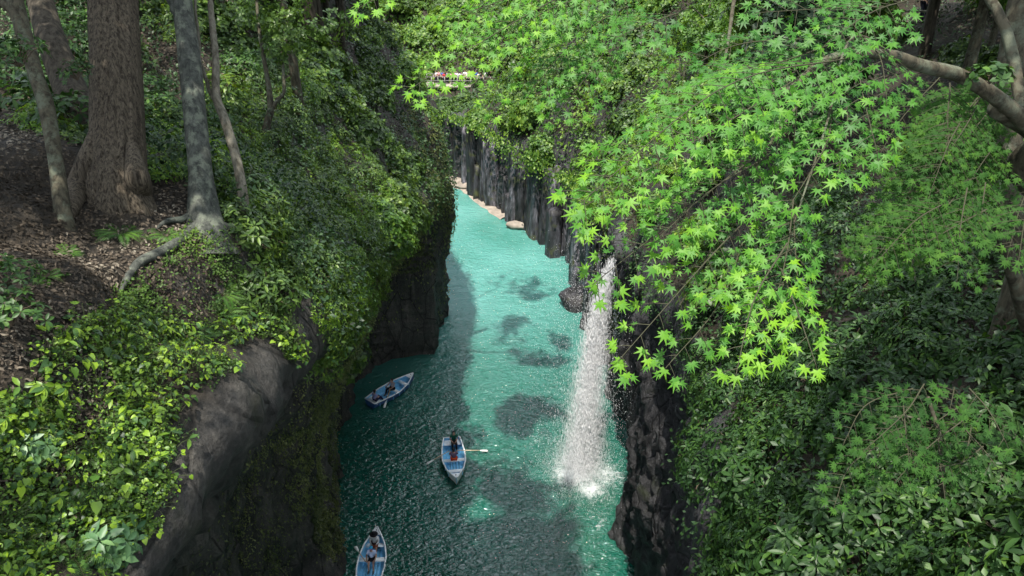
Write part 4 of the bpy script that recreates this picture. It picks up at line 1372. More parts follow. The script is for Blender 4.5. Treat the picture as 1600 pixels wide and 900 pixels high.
#==END VEG==
# ------------------------------------------------------------------ basalt columns
m, nt_, out = mat("basalt")
L = nt_.links
tc = N(nt_, "ShaderNodeTexCoord")
at = N(nt_, "ShaderNodeAttribute", attribute_name='rnd')
mp = N(nt_, "ShaderNodeMapping"); mp.inputs["Scale"].default_value = (1.1, 1.1, .3)
L.new(tc.outputs["Object"], mp.inputs[0])
n1 = noise(nt_, 1.6, 8, .68, mp.outputs[0], .3)
r1 = ramp(nt_, n1.outputs[0], [(.38, (.008, .008, .009)), (.52, (.045, .045, .052)), (.70, (.20, .195, .225))])  # shading and sunlit lavender highlights are painted into these streaks
r0 = ramp(nt_, at.outputs["Fac"], [(0, (.3, .3, .32)), (.5, (.8, .79, .83)), (1, (1.9, 1.8, 1.85))])
cc_ = mixc(nt_, 1.0, r1.outputs[0], r0.outputs[0], 'MULTIPLY')
n2 = noise(nt_, .9, 5, .6, tc.outputs["Object"])
f2 = ramp(nt_, n2.outputs[0], [(.56, (0, 0, 0)), (.68, (1, 1, 1))])
cc_ = mixc(nt_, f2.outputs[0], cc_, (.07, .075, .025))
p = N(nt_, "ShaderNodeBsdfPrincipled")
L.new(cc_, p.inputs["Base Color"]); p.inputs["Roughness"].default_value = .7
b_ = N(nt_, "ShaderNodeBump"); b_.inputs["Strength"].default_value = .8; b_.inputs["Distance"].default_value = .1
L.new(n1.outputs[0], b_.inputs["Height"]); L.new(b_.outputs[0], p.inputs["Normal"])
L.new(p.outputs[0], out.inputs[0])
M_BASALT = m

RP = cerp(RS, np.arange(44, 112, .1))
path = np.stack([RP[:, 3, 0], np.arange(44, 112, .1)], 1)
lipz = RP[:, 5, 1]
seg_ = np.linalg.norm(np.diff(path, axis=0), axis=1)
arc = np.concatenate([[0], np.cumsum(seg_)])


def hexcol(mb, x, y, z0, z1, r, lean, rnd):
    n = random.choice((4, 5, 5, 6))
    a = np.linspace(0, 6.283, n, endpoint=False) + random.random()
    rr = r * RNG.uniform(.72, 1.2, n)
    V, lv = [], [z0]
    z = z0
    while z < z1 - .6:
        z += random.uniform(.5, 2.6)
        lv.append(min(z, z1))
    if lv[-1] < z1: lv.append(z1)
    off = np.zeros(2)
    for k, zz in enumerate(lv):
        t = (zz - z0) / (z1 - z0)
        if k and k < len(lv) - 1: off = off + RNG.normal(size=2) * .035
        s = rr * (1 - .1 * t) * (1 + random.uniform(-.04, .04))
        top = RNG.uniform(-.22, .1, n) if k == len(lv) - 1 else 0
        V.append(np.stack([x + off[0] + lean[0] * t + np.cos(a) * s, y + off[1] + lean[1] * t + np.sin(a) * s, np.full(n, zz) + top], 1))
    V = np.concatenate(V + [[[x + off[0] + lean[0], y + off[1] + lean[1], z1 + .05]]])
    i = np.arange(len(lv) - 1)[:, None] * n
    j = np.arange(n)[None]
    q = np.stack([i + j, i + (j + 1) % n, i + n + (j + 1) % n, i + n + j], -1).reshape(-1, 4)
    b = (len(lv) - 1) * n
    mb.add(V, [q, [[b + k, b + (k + 1) % n, len(V) - 1] for k in range(n)]], rnd=rnd)


mb = MB()
COLTOPS = []
s = 3.0
while s < arc[-1] - 3:
    i = np.searchsorted(arc, s)
    t_ = nz(path[min(i + 5, len(path) - 1)] - path[i - 5])
    nn = np.array([-t_[1], t_[0]])
    if nn[0] > 0: nn = -nn
    base = path[i]
    if base[1] > 46:
        tone = .5 + .5 * vnoise(np.array([s * .25, 0, 0]), 1, 4)
        COLTOPS.append([base[0] + nn[0] * .9, base[1] + nn[1] * .9, lipz[i], nn[0], nn[1]])
        for row, (o_, hs) in enumerate(((-.35, 1.0), (.15, .95), (.7, .7))):
            if row == 1 and random.random() < .25: continue
            if row == 2 and random.random() < .85: continue
            r = random.uniform(.42, 1.0)
            o2 = o_ + random.uniform(-.4, .45) + .7 * vnoise(np.array([s * .45, 3, 0]))
            h = lipz[i] * hs + random.uniform(-.9, .5) + .5 * vnoise(np.array([s * .35, 7, 0]))
            if row == 2: h *= random.uniform(.25, .95)
            hexcol(mb, base[0] + nn[0] * o2 + t_[0] * random.uniform(-.3, .3), base[1] + nn[1] * o2 + t_[1] * random.uniform(-.3, .3), -1.5, max(.8, h), r,
                   (-nn * .5 * random.uniform(0, 1)), np.clip(tone + random.uniform(-.55, .55), 0, 1))
    s += random.uniform(.7, 1.25)
COLTOPS = np.array(COLTOPS)
tag(link("cliff", mb.mesh("cliff", M_BASALT)), "grey columnar basalt cliff standing in the far turquoise water", kind="structure")


n_ = 5500
ii_ = RNG.integers(0, len(COLTOPS), n_)
ct = COLTOPS[ii_]
lump = smooth_in(vnoise(np.stack([ii_ * .3, np.zeros(n_), np.zeros(n_)], 1), 1, 6), -.5, .6)
hang_ = RNG.random(n_) ** 2 * (.3 + 1.9 * lump ** 2)
Pq = np.stack([ct[:, 0] + ct[:, 3] * RNG.uniform(-.5, .7, n_), ct[:, 1] + ct[:, 4] * RNG.uniform(-.5, .7, n_), ct[:, 2] + .7 - hang_], 1) + RNG.normal(size=(n_, 3)) * [.45, .45, .25]
mb = MB()
add_leaves(mb, T_SMALL, Pq, rdir(n_) * [[1, 1, .6]] - [[0, 0, .8]], rdir(n_) + [[0, -.6, .9]], RNG.uniform(.16, .36, n_), wid=1.3)
tag(link("hanging_vines", mb.mesh("hanging_vines", M_FARY)), "fresh green vines spilling over the tops of the far columns", kind="stuff")


# rocks
def rock(name, c, r, mat_, label, seed, sq=(1, 1, .6), group=None):
    n, k = 22, 14
    th = np.linspace(0, 2 * math.pi, n, endpoint=False)
    ph = np.linspace(.02, math.pi - .02, k)
    T_, P_ = np.meshgrid(th, ph)
    v = np.stack([np.cos(T_) * np.sin(P_), np.sin(T_) * np.sin(P_), np.cos(P_)], -1).reshape(-1, 3)
    q = np.round(fbm(v + seed * 3.1, 1.2, 3, seed) * 3) / 3
    v = v * (1 + .30 * fbm(v * [1, 1, .6] + seed * 3.1, 1.1, 3, seed) + .10 * q + .08 * fbm(v + seed, 4, 2, seed))[:, None] * r * np.array(sq)
    i = np.arange(k - 1)[:, None] * n
    j = np.arange(n)[None]
    f = np.stack([i + j, i + n + j, i + n + (j + 1) % n, i + (j + 1) % n], -1).reshape(-1, 4)
    o = link(name, mesh_np(name, v, f, mat_), loc=c)
    return tag(o, label, "rock", group)


M_ROCKD = terrain_mat("wet_rock", rock=(.02, .019, .02), rock2=(.06, .056, .055), mossamt=.1)
M_TAN = plain("tan_rock", (.26, .225, .19), .8, .3, 1.2, .35, .6, 4)
rock("boulder", Z(902, 470, .3), 1.35, M_BASALT, "dark wet boulder at the waterline left of the waterfall", 3, (1.1, 1, 1.0))
rock("boulder", Z(812, 352, .2), .95, M_TAN, "pale boulder lying at the foot of the columns mid way along", 5, (1.3, 1, .5))
rock("boulder", Z(845, 365, .1), .6, M_ROCKD, "small dark rock right of the pale boulder below the columns", 6, (1.3, 1, .6))
rock("boulder", Z(792, 322, .3), .6, M_TAN, "small upright pale rock against the far columns", 7, (1, 1, 1.2))
rock("boulder", Z(735, 289, .2), 1.2, M_TAN, "flat pale boulder at the far end of the river", 8, (1.5, 1, .35))
rock("boulder", Z(722, 283, .3), .9, M_TAN, "pale boulder behind the flat one at the far river end", 9, (1.3, 1, .5))
# shallow sand bank along the foot of the far columns
mb = MB()
pts = [Z(690, 280, .02), Z(722, 289, .02), Z(744, 303, .02), Z(768, 325, .02), Z(786, 342, .02)]
C_ = spline(pts, 30)
V = []
for k, c in enumerate(C_):
    t = k / 29
    wd = 1.9 * math.sin(min(1, t * 2 + .3) * math.pi / 2) * (1 - .75 * t)
    for s_, z_ in ((-1.3, -.25), (-.6, .09), (0, .16), (1, .2), (2.2, .2)):
        V.append([c[0] + s_ * wd + .2 * vnoise(np.array([k * .5, s_, 0])), c[1] + s_ * wd * .6, z_ + .05 * vnoise(np.array([k * .9, s_ * 3, 0]))])
i = np.arange(29)[:, None] * 5
j = np.arange(4)[None]
mb.add(V, [np.stack([i + j, i + j + 1, i + 5 + j + 1, i + 5 + j], -1).reshape(-1, 4)])
tag(link("shore", mb.mesh("shore", M_TAN, True)), "tan gravel shore below the far columns", kind="structure")

# ------------------------------------------------------------------ waterfall
m, nt_, out = mat("falling_water")
L = nt_.links
p = N(nt_, "ShaderNodeBsdfPrincipled")
p.inputs["Base Color"].default_value = (.95, .96, .98, 1)
p.inputs["Roughness"].default_value = .35
t = N(nt_, "ShaderNodeBsdfTranslucent"); t.inputs[0].default_value = (.95, .96, .98, 1)
mx = N(nt_, "ShaderNodeMixShader"); mx.inputs[0].default_value = .5
L.new(p.outputs[0], mx.inputs[1]); L.new(t.outputs[0], mx.inputs[2]); L.new(mx.outputs[0], out.inputs[0])
M_DROP = m
m, nt_, out = mat("veil_of_water")
L = nt_.links
p = N(nt_, "ShaderNodeBsdfPrincipled")
p.inputs["Base Color"].default_value = (.95, .96, .98, 1); p.inputs["Roughness"].default_value = .5
t = N(nt_, "ShaderNodeBsdfTranslucent"); t.inputs[0].default_value = (.95, .96, .98, 1)
mx = N(nt_, "ShaderNodeMixShader"); mx.inputs[0].default_value = .5
L.new(p.outputs[0], mx.inputs[1]); L.new(t.outputs[0], mx.inputs[2])
tc = N(nt_, "ShaderNodeTexCoord")
mp = N(nt_, "ShaderNodeMapping"); mp.inputs["Scale"].default_value = (5, 5, .55)
L.new(tc.outputs["Object"], mp.inputs[0])
n1 = noise(nt_, 1.5, 6, .75, mp.outputs[0], .2)
at = N(nt_, "ShaderNodeAttribute", attribute_name='rnd')
f = ramp(nt_, n1.outputs[0], [(.42, (0, 0, 0)), (.75, (1, 1, 1))])
ml = N(nt_, "ShaderNodeMath", operation='MULTIPLY'); L.new(f.outputs[0], ml.inputs[0]); L.new(at.outputs["Fac"], ml.inputs[1])
tr = N(nt_, "ShaderNodeBsdfTransparent")
m2 = N(nt_, "ShaderNodeMixShader"); L.new(ml.outputs[0], m2.inputs[0]); L.new(tr.outputs[0], m2.inputs[1]); L.new(mx.outputs[0], m2.inputs[2])
L.new(m2.outputs[0], out.inputs[0])
M_VEIL = m


def fall_point(t, s):
    """t: 0 top .. 1 bottom; s: -1..1 across the curtain. world point"""
    z = 13.7 * (1 - t)
    adv = 1.25 * math.sqrt(t) if not isinstance(t, np.ndarray) else 1.25 * np.sqrt(t)
    wy = .5 + .95 * t
    x = 5.35 - adv + .1 * s + .35 * (1 - t) ** 12
    y = 36.2 - 1.0 * t + s * wy
    return x, y, z


n = 36000
t_ = RNG.random(n) ** .7
s_ = np.clip(RNG.normal(size=n) * (.42 + .3 * t_), -2, 2)
t0_ = .16 * np.abs(vnoise(np.stack([s_ * 5, s_ * 0, s_ * 0], 1), 1, 2)) + .02 * RNG.random(n)
t_ = t0_ + (1 - t0_) * t_
s_ = s_ + .18 * np.sin(t_ * 9 + np.round(s_ * 5))
x, y, z = fall_point(t_, s_)
P = np.stack([x + RNG.normal(size=n) * (.16 + .45 * t_), y, z], 1)
ln = RNG.uniform(.06, .26, n)
wd = RNG.uniform(.003, .0085, n)
tv = np.array([[1, 0, 0], [-.5, .87, 0], [-.5, -.87, 0], [0, 0, 1.0], [0, 0, -1.0]])
V = P[:, None] + tv[None] * np.stack([wd, wd, ln], 1)[:, None]
ft = np.array([[0, 1, 3], [1, 2, 3], [2, 0, 3], [1, 0, 4], [2, 1, 4], [0, 2, 4]])
Fc = ft[None] + (np.arange(n) * 5)[:, None, None]
wf = link("waterfall", mesh_np("waterfall", V.reshape(-1, 3), Fc.reshape(-1, 3), M_DROP))
tag(wf, "white waterfall dropping from the right rock wall into the river", kind="structure")
mb = MB()
for k in range(4):
    T_, S_ = np.meshgrid(np.linspace(0, 1, 40), np.linspace(-1, 1, 16))
    x, y, z = fall_point(T_, S_ * (.55 + .12 * k))
    x = x + (k - 2) * .16 * T_ + .12 * vnoise(np.stack([S_ * 3, z * .2, np.full_like(z, k)], -1), 1, k)
    al = (1 - np.abs(S_) ** 1.6) * (.42 - .07 * k) * (.9 - .8 * T_) * np.clip(T_ * 3 + .1, 0, 1)
    i = np.arange(15)[:, None] * 40
    j = np.arange(39)[None]
    mb.add(np.stack([x, y, z], -1), [np.stack([i + j, i + j + 1, i + 41 + j, i + 40 + j], -1).reshape(-1, 4)], rnd=al.ravel())
link("veil", mb.mesh("veil", M_VEIL, True), parent=wf)
# side trickles on the wet wall
mb = MB()
for k in range(16):
    y0 = random.uniform(38, 44)
    z0, z1 = random.uniform(7, 12), random.uniform(.5, 5)
    pr = cerp(RS, [y0])[0]
    zs = np.linspace(z0, z1, 14)
    xs = np.interp(zs, pr[1:6, 1], pr[1:6, 0]) - random.uniform(.35, .8)
    n_ = 60
    tt = RNG.random(n_)
    zz = z0 + (z1 - z0) * tt
    xx = np.interp(zz, zs[::-1], xs[::-1])
    Pq = np.stack([xx + RNG.normal(size=n_) * .05, y0 + RNG.normal(size=n_) * .06 + (zz - z0) * .02, zz], 1)
    l2 = RNG.uniform(.03, .12, n_)
    w2_ = RNG.uniform(.005, .011, n_)
    V = Pq[:, None] + tv[None] * np.stack([w2_, w2_, l2], 1)[:, None]
    mb.add(V.reshape(-1, 3), [(ft[None] + (np.arange(n_) * 5)[:, None, None]).reshape(-1, 3)])
n_ = 26000
rr_ = np.abs(RNG.normal(size=n_)) * 1.25; aa_ = RNG.random(n_) * 6.28
Pq = np.stack([4.0 + np.cos(aa_) * rr_, 34.9 + np.sin(aa_) * rr_ * 1.2, .05 + np.abs(RNG.normal(size=n_)) * .45 * np.exp(-rr_ * .5)], 1)
l2 = RNG.uniform(.006, .022, n_)
V = Pq[:, None] + tv[None] * np.stack([l2 * .7, l2 * .7, l2], 1)[:, None]
mb.add(V.reshape(-1, 3), [(ft[None] + (np.arange(n_) * 5)[:, None, None]).reshape(-1, 3)])
# drifting spray drops round the fall
n_ = 9000
Pq = np.stack([4.2 + RNG.normal(size=n_) * 1.5, 36 + RNG.normal(size=n_) * 2.6, 13 * RNG.random(n_) ** 1.4], 1)
l2 = RNG.uniform(.012, .03, n_)
V = Pq[:, None] + tv[None] * np.stack([l2 * .6, l2 * .6, l2], 1)[:, None]
mb.add(V.reshape(-1, 3), [(ft[None] + (np.arange(n_) * 5)[:, None, None]).reshape(-1, 3)])
link("spray", mb.mesh("spray", M_DROP), parent=wf)
# foam
m, nt_, out = mat("foam")
L = nt_.links
p = N(nt_, "ShaderNodeBsdfPrincipled"); p.inputs["Base Color"].default_value = (.85, .9, .92, 1); p.inputs["Roughness"].default_value = .7
tc = N(nt_, "ShaderNodeTexCoord")
n1 = noise(nt_, 2.4, 8, .78, tc.outputs["Object"], 1.0)
at = N(nt_, "ShaderNodeAttribute", attribute_name='rnd')
sm = N(nt_, "ShaderNodeMath", operation='MULTIPLY_ADD'); L.new(n1.outputs[0], sm.inputs[0]); sm.inputs[1].default_value = 2.2; L.new(at.outputs["Fac"], sm.inputs[2])
f = ramp(nt_, sm.outputs[0], [(0, (0, 0, 0)), (1, (1, 1, 1))])
tr = N(nt_, "ShaderNodeBsdfTransparent"); m2 = N(nt_, "ShaderNodeMixShader")
mr = N(nt_, 'ShaderNodeMapRange'); L.new(sm.outputs[0], mr.inputs[0]); mr.inputs[1].default_value = 1.45; mr.inputs[2].default_value = 2.5
L.new(mr.outputs[0], m2.inputs[0]); L.new(tr.outputs[0], m2.inputs[1]); L.new(p.outputs[0], m2.inputs[2]); L.new(m2.outputs[0], out.inputs[0])
M_FOAM = m
X2, Y2 = np.meshgrid(np.linspace(-.5, 7.0, 70), np.linspace(28.5, 40, 90))
V = np.stack([X2, Y2, np.zeros_like(X2)], -1)
V[..., 2] = .035 * fbm(V, .5, 3, 5) + .03
def gb(cx, cy, sx, sy, a): return a * np.exp(-((X2 - cx) / sx) ** 2 - ((Y2 - cy) / sy) ** 2)
al = np.maximum.reduce([gb(3.6, 34.6, 1.3, 1.0, .95), gb(4.6, 33.3, .9, .8, .85), gb(3.9, 35.6, 1.4, 1.6, .7), gb(5.6, 34.6, 1.2, 1.2, .62), gb(4.6, 30.6, 1.0, 1.3, .35), gb(2.0, 38, 1.4, 1.2, .3)])
V[..., 2] += .10 * np.clip(al - .6, 0, 1) * (1 + fbm(V, 2.5, 2, 9))
i = np.arange(89)[:, None] * 70
j = np.arange(69)[None]
tag(link("foam", mesh_np("foam", V.reshape(-1, 3), np.stack([i + j, i + j + 1, i + 71 + j, i + 70 + j], -1).reshape(-1, 4), M_FOAM, True, {'rnd': al.ravel()})),
    "white foam where the waterfall meets the river", kind="stuff")
# fallen petals and leaves floating
mb = MB()
n_ = 700
fx = RNG.uniform(-10, 4, n_); fy = RNG.uniform(22, 75, n_)
Pq = np.stack([fx, fy, np.zeros(n_)], 1); Pq[:, 2] = .035 * fbm(Pq, .5, 3, 5) + .02
add_leaves(mb, T_SMALL, Pq, rdir(n_) * [[1, 1, 0.05]], np.tile([[0, 0, 1.0]], (n_, 1)), RNG.uniform(.04, .09, n_), wid=1.4)
tag(link("debris", mb.mesh("debris", plain("pale_debris", (.6, .62, .5), .7))), "pale fallen petals floating on the dark river water", kind="stuff")

# ------------------------------------------------------------------ people
M_SKIN = plain("skin", (.46, .27, .19), .55, .4)
M_HAIR = plain("black_hair", (.012, .011, .011), .5, .4)
M_EYE = plain("eye", (.01, .008, .008), .3)
M_LIP = plain("lip", (.35, .12, .1), .5)
CLOTH = {}


def cloth(name, col):
    if name not in CLOTH: CLOTH[name] = plain(name + "_cloth", col, .85, .15, 14, .15)
    return CLOTH[name]


def skin_mesh(name, nodes, edges, mats, sub=1):
    ks = list(nodes)
    me = bpy.data.meshes.new(name)
    me.from_pydata([nodes[k][0] for k in ks], [(ks.index(a), ks.index(b)) for a, b in edges], [])
    o = bpy.data.objects.new("tmp", me)
    COL.objects.link(o)
    md = o.modifiers.new("s", 'SKIN')
    md.use_smooth_shade = True
    sv = me.skin_vertices[0].data if me.skin_vertices else None
    if sv is None:
        me.skin_vertices_add() if hasattr(me, 'skin_vertices_add') else None
    if not me.skin_vertices:
        bpy.context.view_layer.objects.active = o
        o.select_set(True)
        bpy.ops.object.mode_set(mode='OBJECT')
    sv = me.skin_vertices[0].data
    for i, k in enumerate(ks):
        r = nodes[k][1]
        sv[i].radius = (r, r) if isinstance(r, (int, float)) else r
        sv[i].use_root = i == 0
    s2 = o.modifiers.new("u", 'SUBSURF'); s2.levels = sub; s2.render_levels = sub
    dg = bpy.context.evaluated_depsgraph_get()
    res = bpy.data.meshes.new_from_object(o.evaluated_get(dg))
    bpy.data.objects.remove(o)
    res.name = name
    for m_ in mats: res.materials.append(m_)
    return res


def arrs(me):
    v = np.empty(len(me.vertices) * 3, np.float32); me.vertices.foreach_get("co", v)
    tri, quad = [], []
    for p_ in me.polygons:
        (quad if len(p_.vertices) == 4 else tri).append(list(p_.vertices))
    return v.reshape(-1, 3), [np.array(a_) for a_ in (tri, quad) if a_]


def ell(mb, c, r, mi=0, n=12, k=9, R=None):
    th = np.linspace(0, 2 * math.pi, n, endpoint=False); ph = np.linspace(.05, math.pi - .05, k)
    T_, P_ = np.meshgrid(th, ph)
    v = np.stack([np.cos(T_) * np.sin(P_), np.sin(T_) * np.sin(P_), np.cos(P_)], -1).reshape(-1, 3) * np.array(r)
    if R is not None: v = v @ R.T
    i = np.arange(k - 1)[:, None] * n; j = np.arange(n)[None]
    mb.add(v + np.array(c), [np.stack([i + j, i + n + j, i + n + (j + 1) % n, i + (j + 1) % n], -1).reshape(-1, 4)], mi=mi)


def person(label, top, bottom, pose, long_sleeve=False, long_legs=False, hat=None, long_hair=False, belt=None, group=None, skirt=False):
    """pose: dict of joints (x sideways, y facing direction, z up)"""
    J = {k: np.array(v, float) for k, v in pose.items()}
    e = link("person", None)
    tag(e, label, "person", group)
    nodes = {'pelvis': (J['pelvis'], .12), 'spine': (J['spine'], .11), 'chest': (J['chest'], .125), 'neckb': (J['neck'] * .6 + J['chest'] * .4, .06), 'neck': (J['neck'], .045), 'head0': (J['head'], .06)}
    edges = [('pelvis', 'spine'), ('spine', 'chest'), ('chest', 'neckb'), ('neckb', 'neck'), ('neck', 'head0')]
    for s in 'lr':
        nodes.update({'sh' + s: (J['sh' + s], .06), 'el' + s: (J['el' + s], .042), 'wr' + s: (J['wr' + s], .028), 'hip' + s: (J['hip' + s], .085), 'kn' + s: (J['kn' + s], .058), 'an' + s: (J['an' + s], .04), 'to' + s: (J['to' + s], .035),
                      'pa' + s: (J['wr' + s] + nz(J['wr' + s] - J['el' + s]) * .07, (.042, .02))})
        edges += [('chest', 'sh' + s), ('sh' + s, 'el' + s), ('el' + s, 'wr' + s), ('wr' + s, 'pa' + s), ('pelvis', 'hip' + s), ('hip' + s, 'kn' + s), ('kn' + s, 'an' + s), ('an' + s, 'to' + s)]
    body = skin_mesh("body", {k: (tuple(v[0]), v[1]) for k, v in nodes.items()}, edges, [])
    mb = MB()
    v, fs = arrs(body)
    mb.add(v, fs)
    bpy.data.meshes.remove(body)
    hd = J['head'] + [0, 0, .05]
    ell(mb, hd, (.078, .095, .115), 0, 16, 12)
    ell(mb, hd + [0, .095, -.015], (.013, .02, .022), 0, 8, 6)      # nose
    for s in (-1, 1):
        ell(mb, hd + [s * .03, .083, .012], (.012, .01, .007), 1, 8, 6)
        ell(mb, hd + [s * .08, 0, -.005], (.012, .022, .032), 0, 8, 6)
    ell(mb, hd + [0, .086, -.055], (.024, .01, .007), 2, 8, 6)
    for s in 'lr':
        d = nz(J['wr' + s] - J['el' + s]); pa = J['wr' + s] + d * .085
        x, y = frame(d)
        for k, (o_, l_) in enumerate(((-.03, .065), (-.01, .075), (.01, .07), (.028, .055))):
            p0 = pa + x * o_
            tube(mb, [p0, p0 + d * l_ * .5 - y * .012, p0 + d * l_ * .75 - y * .04], [.010, .009, .007], 6)
        tube(mb, [pa - x * .035 - d * .05, pa - x * .06 - d * .01 - y * .02, pa - x * .05 + d * .02 - y * .04], [.012, .011, .008], 6)
    kid("body", mb.mesh("body", mats=[M_SKIN, M_EYE, M_LIP], smooth=True), e)
    # shirt
    k_ = 1.16
    n2 = {'pelvis': (J['pelvis'] + [0, 0, .03], .125 * k_), 'spine': (J['spine'], .115 * k_), 'chest': (J['chest'], .13 * k_), 'nb': (J['neck'] * .55 + J['chest'] * .45, .075)}
    e2 = [('pelvis', 'spine'), ('spine', 'chest'), ('chest', 'nb')]
    for s in 'lr':
        mid = J['sh' + s] * .35 + J['el' + s] * .65
        n2['sh' + s] = (J['sh' + s], .078); n2['m' + s] = (mid, .066)
        e2 += [('chest', 'sh' + s), ('sh' + s, 'm' + s)]
        if long_sleeve:
            n2['el' + s] = (J['el' + s], .055); n2['w' + s] = (J['wr' + s] * .92 + J['el' + s] * .08, .042)
            e2 += [('m' + s, 'el' + s), ('el' + s, 'w' + s)]
    me = skin_mesh("shirt", {k: (tuple(v[0]), v[1]) for k, v in n2.items()}, e2, [top])
    kid("shirt", me, e)
    n3 = {'pelvis': (J['pelvis'], .15)}
    e3 = []
    for s in 'lr':
        n3['hip' + s] = (J['hip' + s], .108)
        if skirt:
            n3['kn' + s] = (J['kn' + s] * [.75, 1, 1] + [0, -.03, 0], .12)
            e3 += [('pelvis', 'hip' + s), ('hip' + s, 'kn' + s)]
        elif long_legs:
            n3['kn' + s] = (J['kn' + s], .075); n3['an' + s] = (J['an' + s] * .95 + J['kn' + s] * .05, .055)
            e3 += [('pelvis', 'hip' + s), ('hip' + s, 'kn' + s), ('kn' + s, 'an' + s)]
        else:
            n3['kn' + s] = (J['hip' + s] * .2 + J['kn' + s] * .8, .085)
            e3 += [('pelvis', 'hip' + s), ('hip' + s, 'kn' + s)]
    kid("skirt" if skirt else "trousers", skin_mesh("trousers", {k: (tuple(v[0]), v[1]) for k, v in n3.items()}, e3, [bottom]), e)
    for s in 'lr':
        mb = MB()
        a_, t2 = J['an' + s], J['to' + s]
        tube(mb, [a_ - nz(t2 - a_) * .05 + [0, 0, -.01], a_ * .5 + t2 * .5 + [0, 0, -.005], t2 + nz(t2 - a_) * .03], [.045, .052, .03], 10)
        kid("shoe", mb.mesh("shoe", cloth("shoe", (.12, .11, .11)), True), e)
    mb = MB()
    ell(mb, hd + [0, -.016, .022], (.090, .100, .112), 0, 16, 10)
    ell(mb, hd + [0, -.05, -.03], (.075, .06, .09), 0, 12, 8)
    if long_hair: ell(mb, hd + [0, -.085, -.12], (.085, .05, .17), 0, 12, 8)
    kid("hair", mb.mesh("hair", M_HAIR, True), e)
    if hat:
        kind, m1, m2_ = hat
        mb = MB()
        ell(mb, hd + [0, -.005, .07], (.102, .112, .085), 0, 18, 10)
        rb = .2 if kind == 'wide' else .0
        if rb:
            a = np.linspace(0, 6.283, 24, endpoint=False)
            V = np.concatenate([np.stack([np.cos(a) * r_, np.sin(a) * r_ * 1.05, np.full(24, z_)], 1) for r_, z_ in ((.09, .065), (.21, .03), (.21, .022), (.09, .05))]) + hd
            j = np.arange(24)
            mb.add(V, [np.concatenate([np.stack([j + 24 * q, (j + 1) % 24 + 24 * q, (j + 1) % 24 + 24 * (q + 1), j + 24 * (q + 1)], 1) for q in range(3)])], mi=1)
        else:
            a = np.linspace(-1.0, 1.0, 12)
            top_ = np.stack([np.sin(a) * .085, .10 + np.cos(a) * .085 - .045, np.full(12, .055)], 1)
            inn = np.stack([np.sin(a) * .085, .06 + np.zeros(12), np.full(12, .065)], 1)
            V = np.concatenate([inn, top_, top_ - [0, 0, .008], inn - [0, 0, .008]]) + hd
            j = np.arange(11)
            mb.add(V, [np.concatenate([np.stack([j + 12 * q, j + 1 + 12 * q, j + 13 + 12 * q, j + 12 + 12 * q], 1) for q in range(3)])], mi=1)
        kid("hat", mb.mesh("hat", mats=[m1, m2_], smooth=True), e)
    if belt:
        mb = MB()
        a = np.linspace(0, 6.283, 25)
        tube(mb, np.stack([np.cos(a) * .165, np.sin(a) * .15, np.full(25, J['pelvis'][2] + .1)], 1) + [J['pelvis'][0], J['pelvis'][1], 0], .05, 8, cap=False)
        kid("life_belt", mb.mesh("life_belt", belt, True), e)
    return e


SIT = dict(pelvis=(0, 0, .12), spine=(0, -.02, .28), chest=(0, -.01, .46), neck=(0, .01, .62), head=(0, .03, .70), shl=(-.17, -.01, .54), shr=(.17, -.01, .54), ell=(-.25, .12, .34), elr=(.25, .12, .34),
           wrl=(-.2, .34, .32), wrr=(.2, .34, .32), hipl=(-.09, .05, .10), hipr=(.09, .05, .10), knl=(-.12, .42, .16), knr=(.12, .42, .16), anl=(-.12, .56, -.2), anr=(.12, .56, -.2), tol=(-.13, .7, -.22), tor=(.13, .7, -.22))
LAP = dict(SIT, ell=(-.23, .06, .32), elr=(.23, .06, .32), wrl=(-.1, .27, .22), wrr=(.1, .27, .22))
STAND = dict(pelvis=(0, 0, .92), spine=(0, -.01, 1.08), chest=(0, 0, 1.26), neck=(0, 0, 1.43), head=(0, .02, 1.51), shl=(-.17, 0, 1.36), shr=(.17, 0, 1.36), ell=(-.23, .03, 1.1), elr=(.23, .03, 1.1), wrl=(-.2, .2, .98), wrr=(.2, .2, .98),
             hipl=(-.09, 0, .88), hipr=(.09, 0, .88), knl=(-.1, .02, .48), knr=(.1, .02, .48), anl=(-.1, -.01, .08), anr=(.1, -.01, .08), tol=(-.11, .14, .04), tor=(.11, .14, .04))

# ------------------------------------------------------------------ boats
M_BWHITE = plain("white_boat_paint", (.82, .84, .85), .4, .5, 6, .12)
M_BBLUE = plain("blue_boat_paint", (.2, .55, .84), .45, .5, 5, .2)
M_BHULL = plain("hull_blue_paint", (.03, .09, .26), .4, .5, 5, .2)
M_OAR = plain("oar_wood", (.5, .4, .28), .6, .3, 9, .2)
M_OARW = plain("oar_white", (.75, .75, .72), .5)


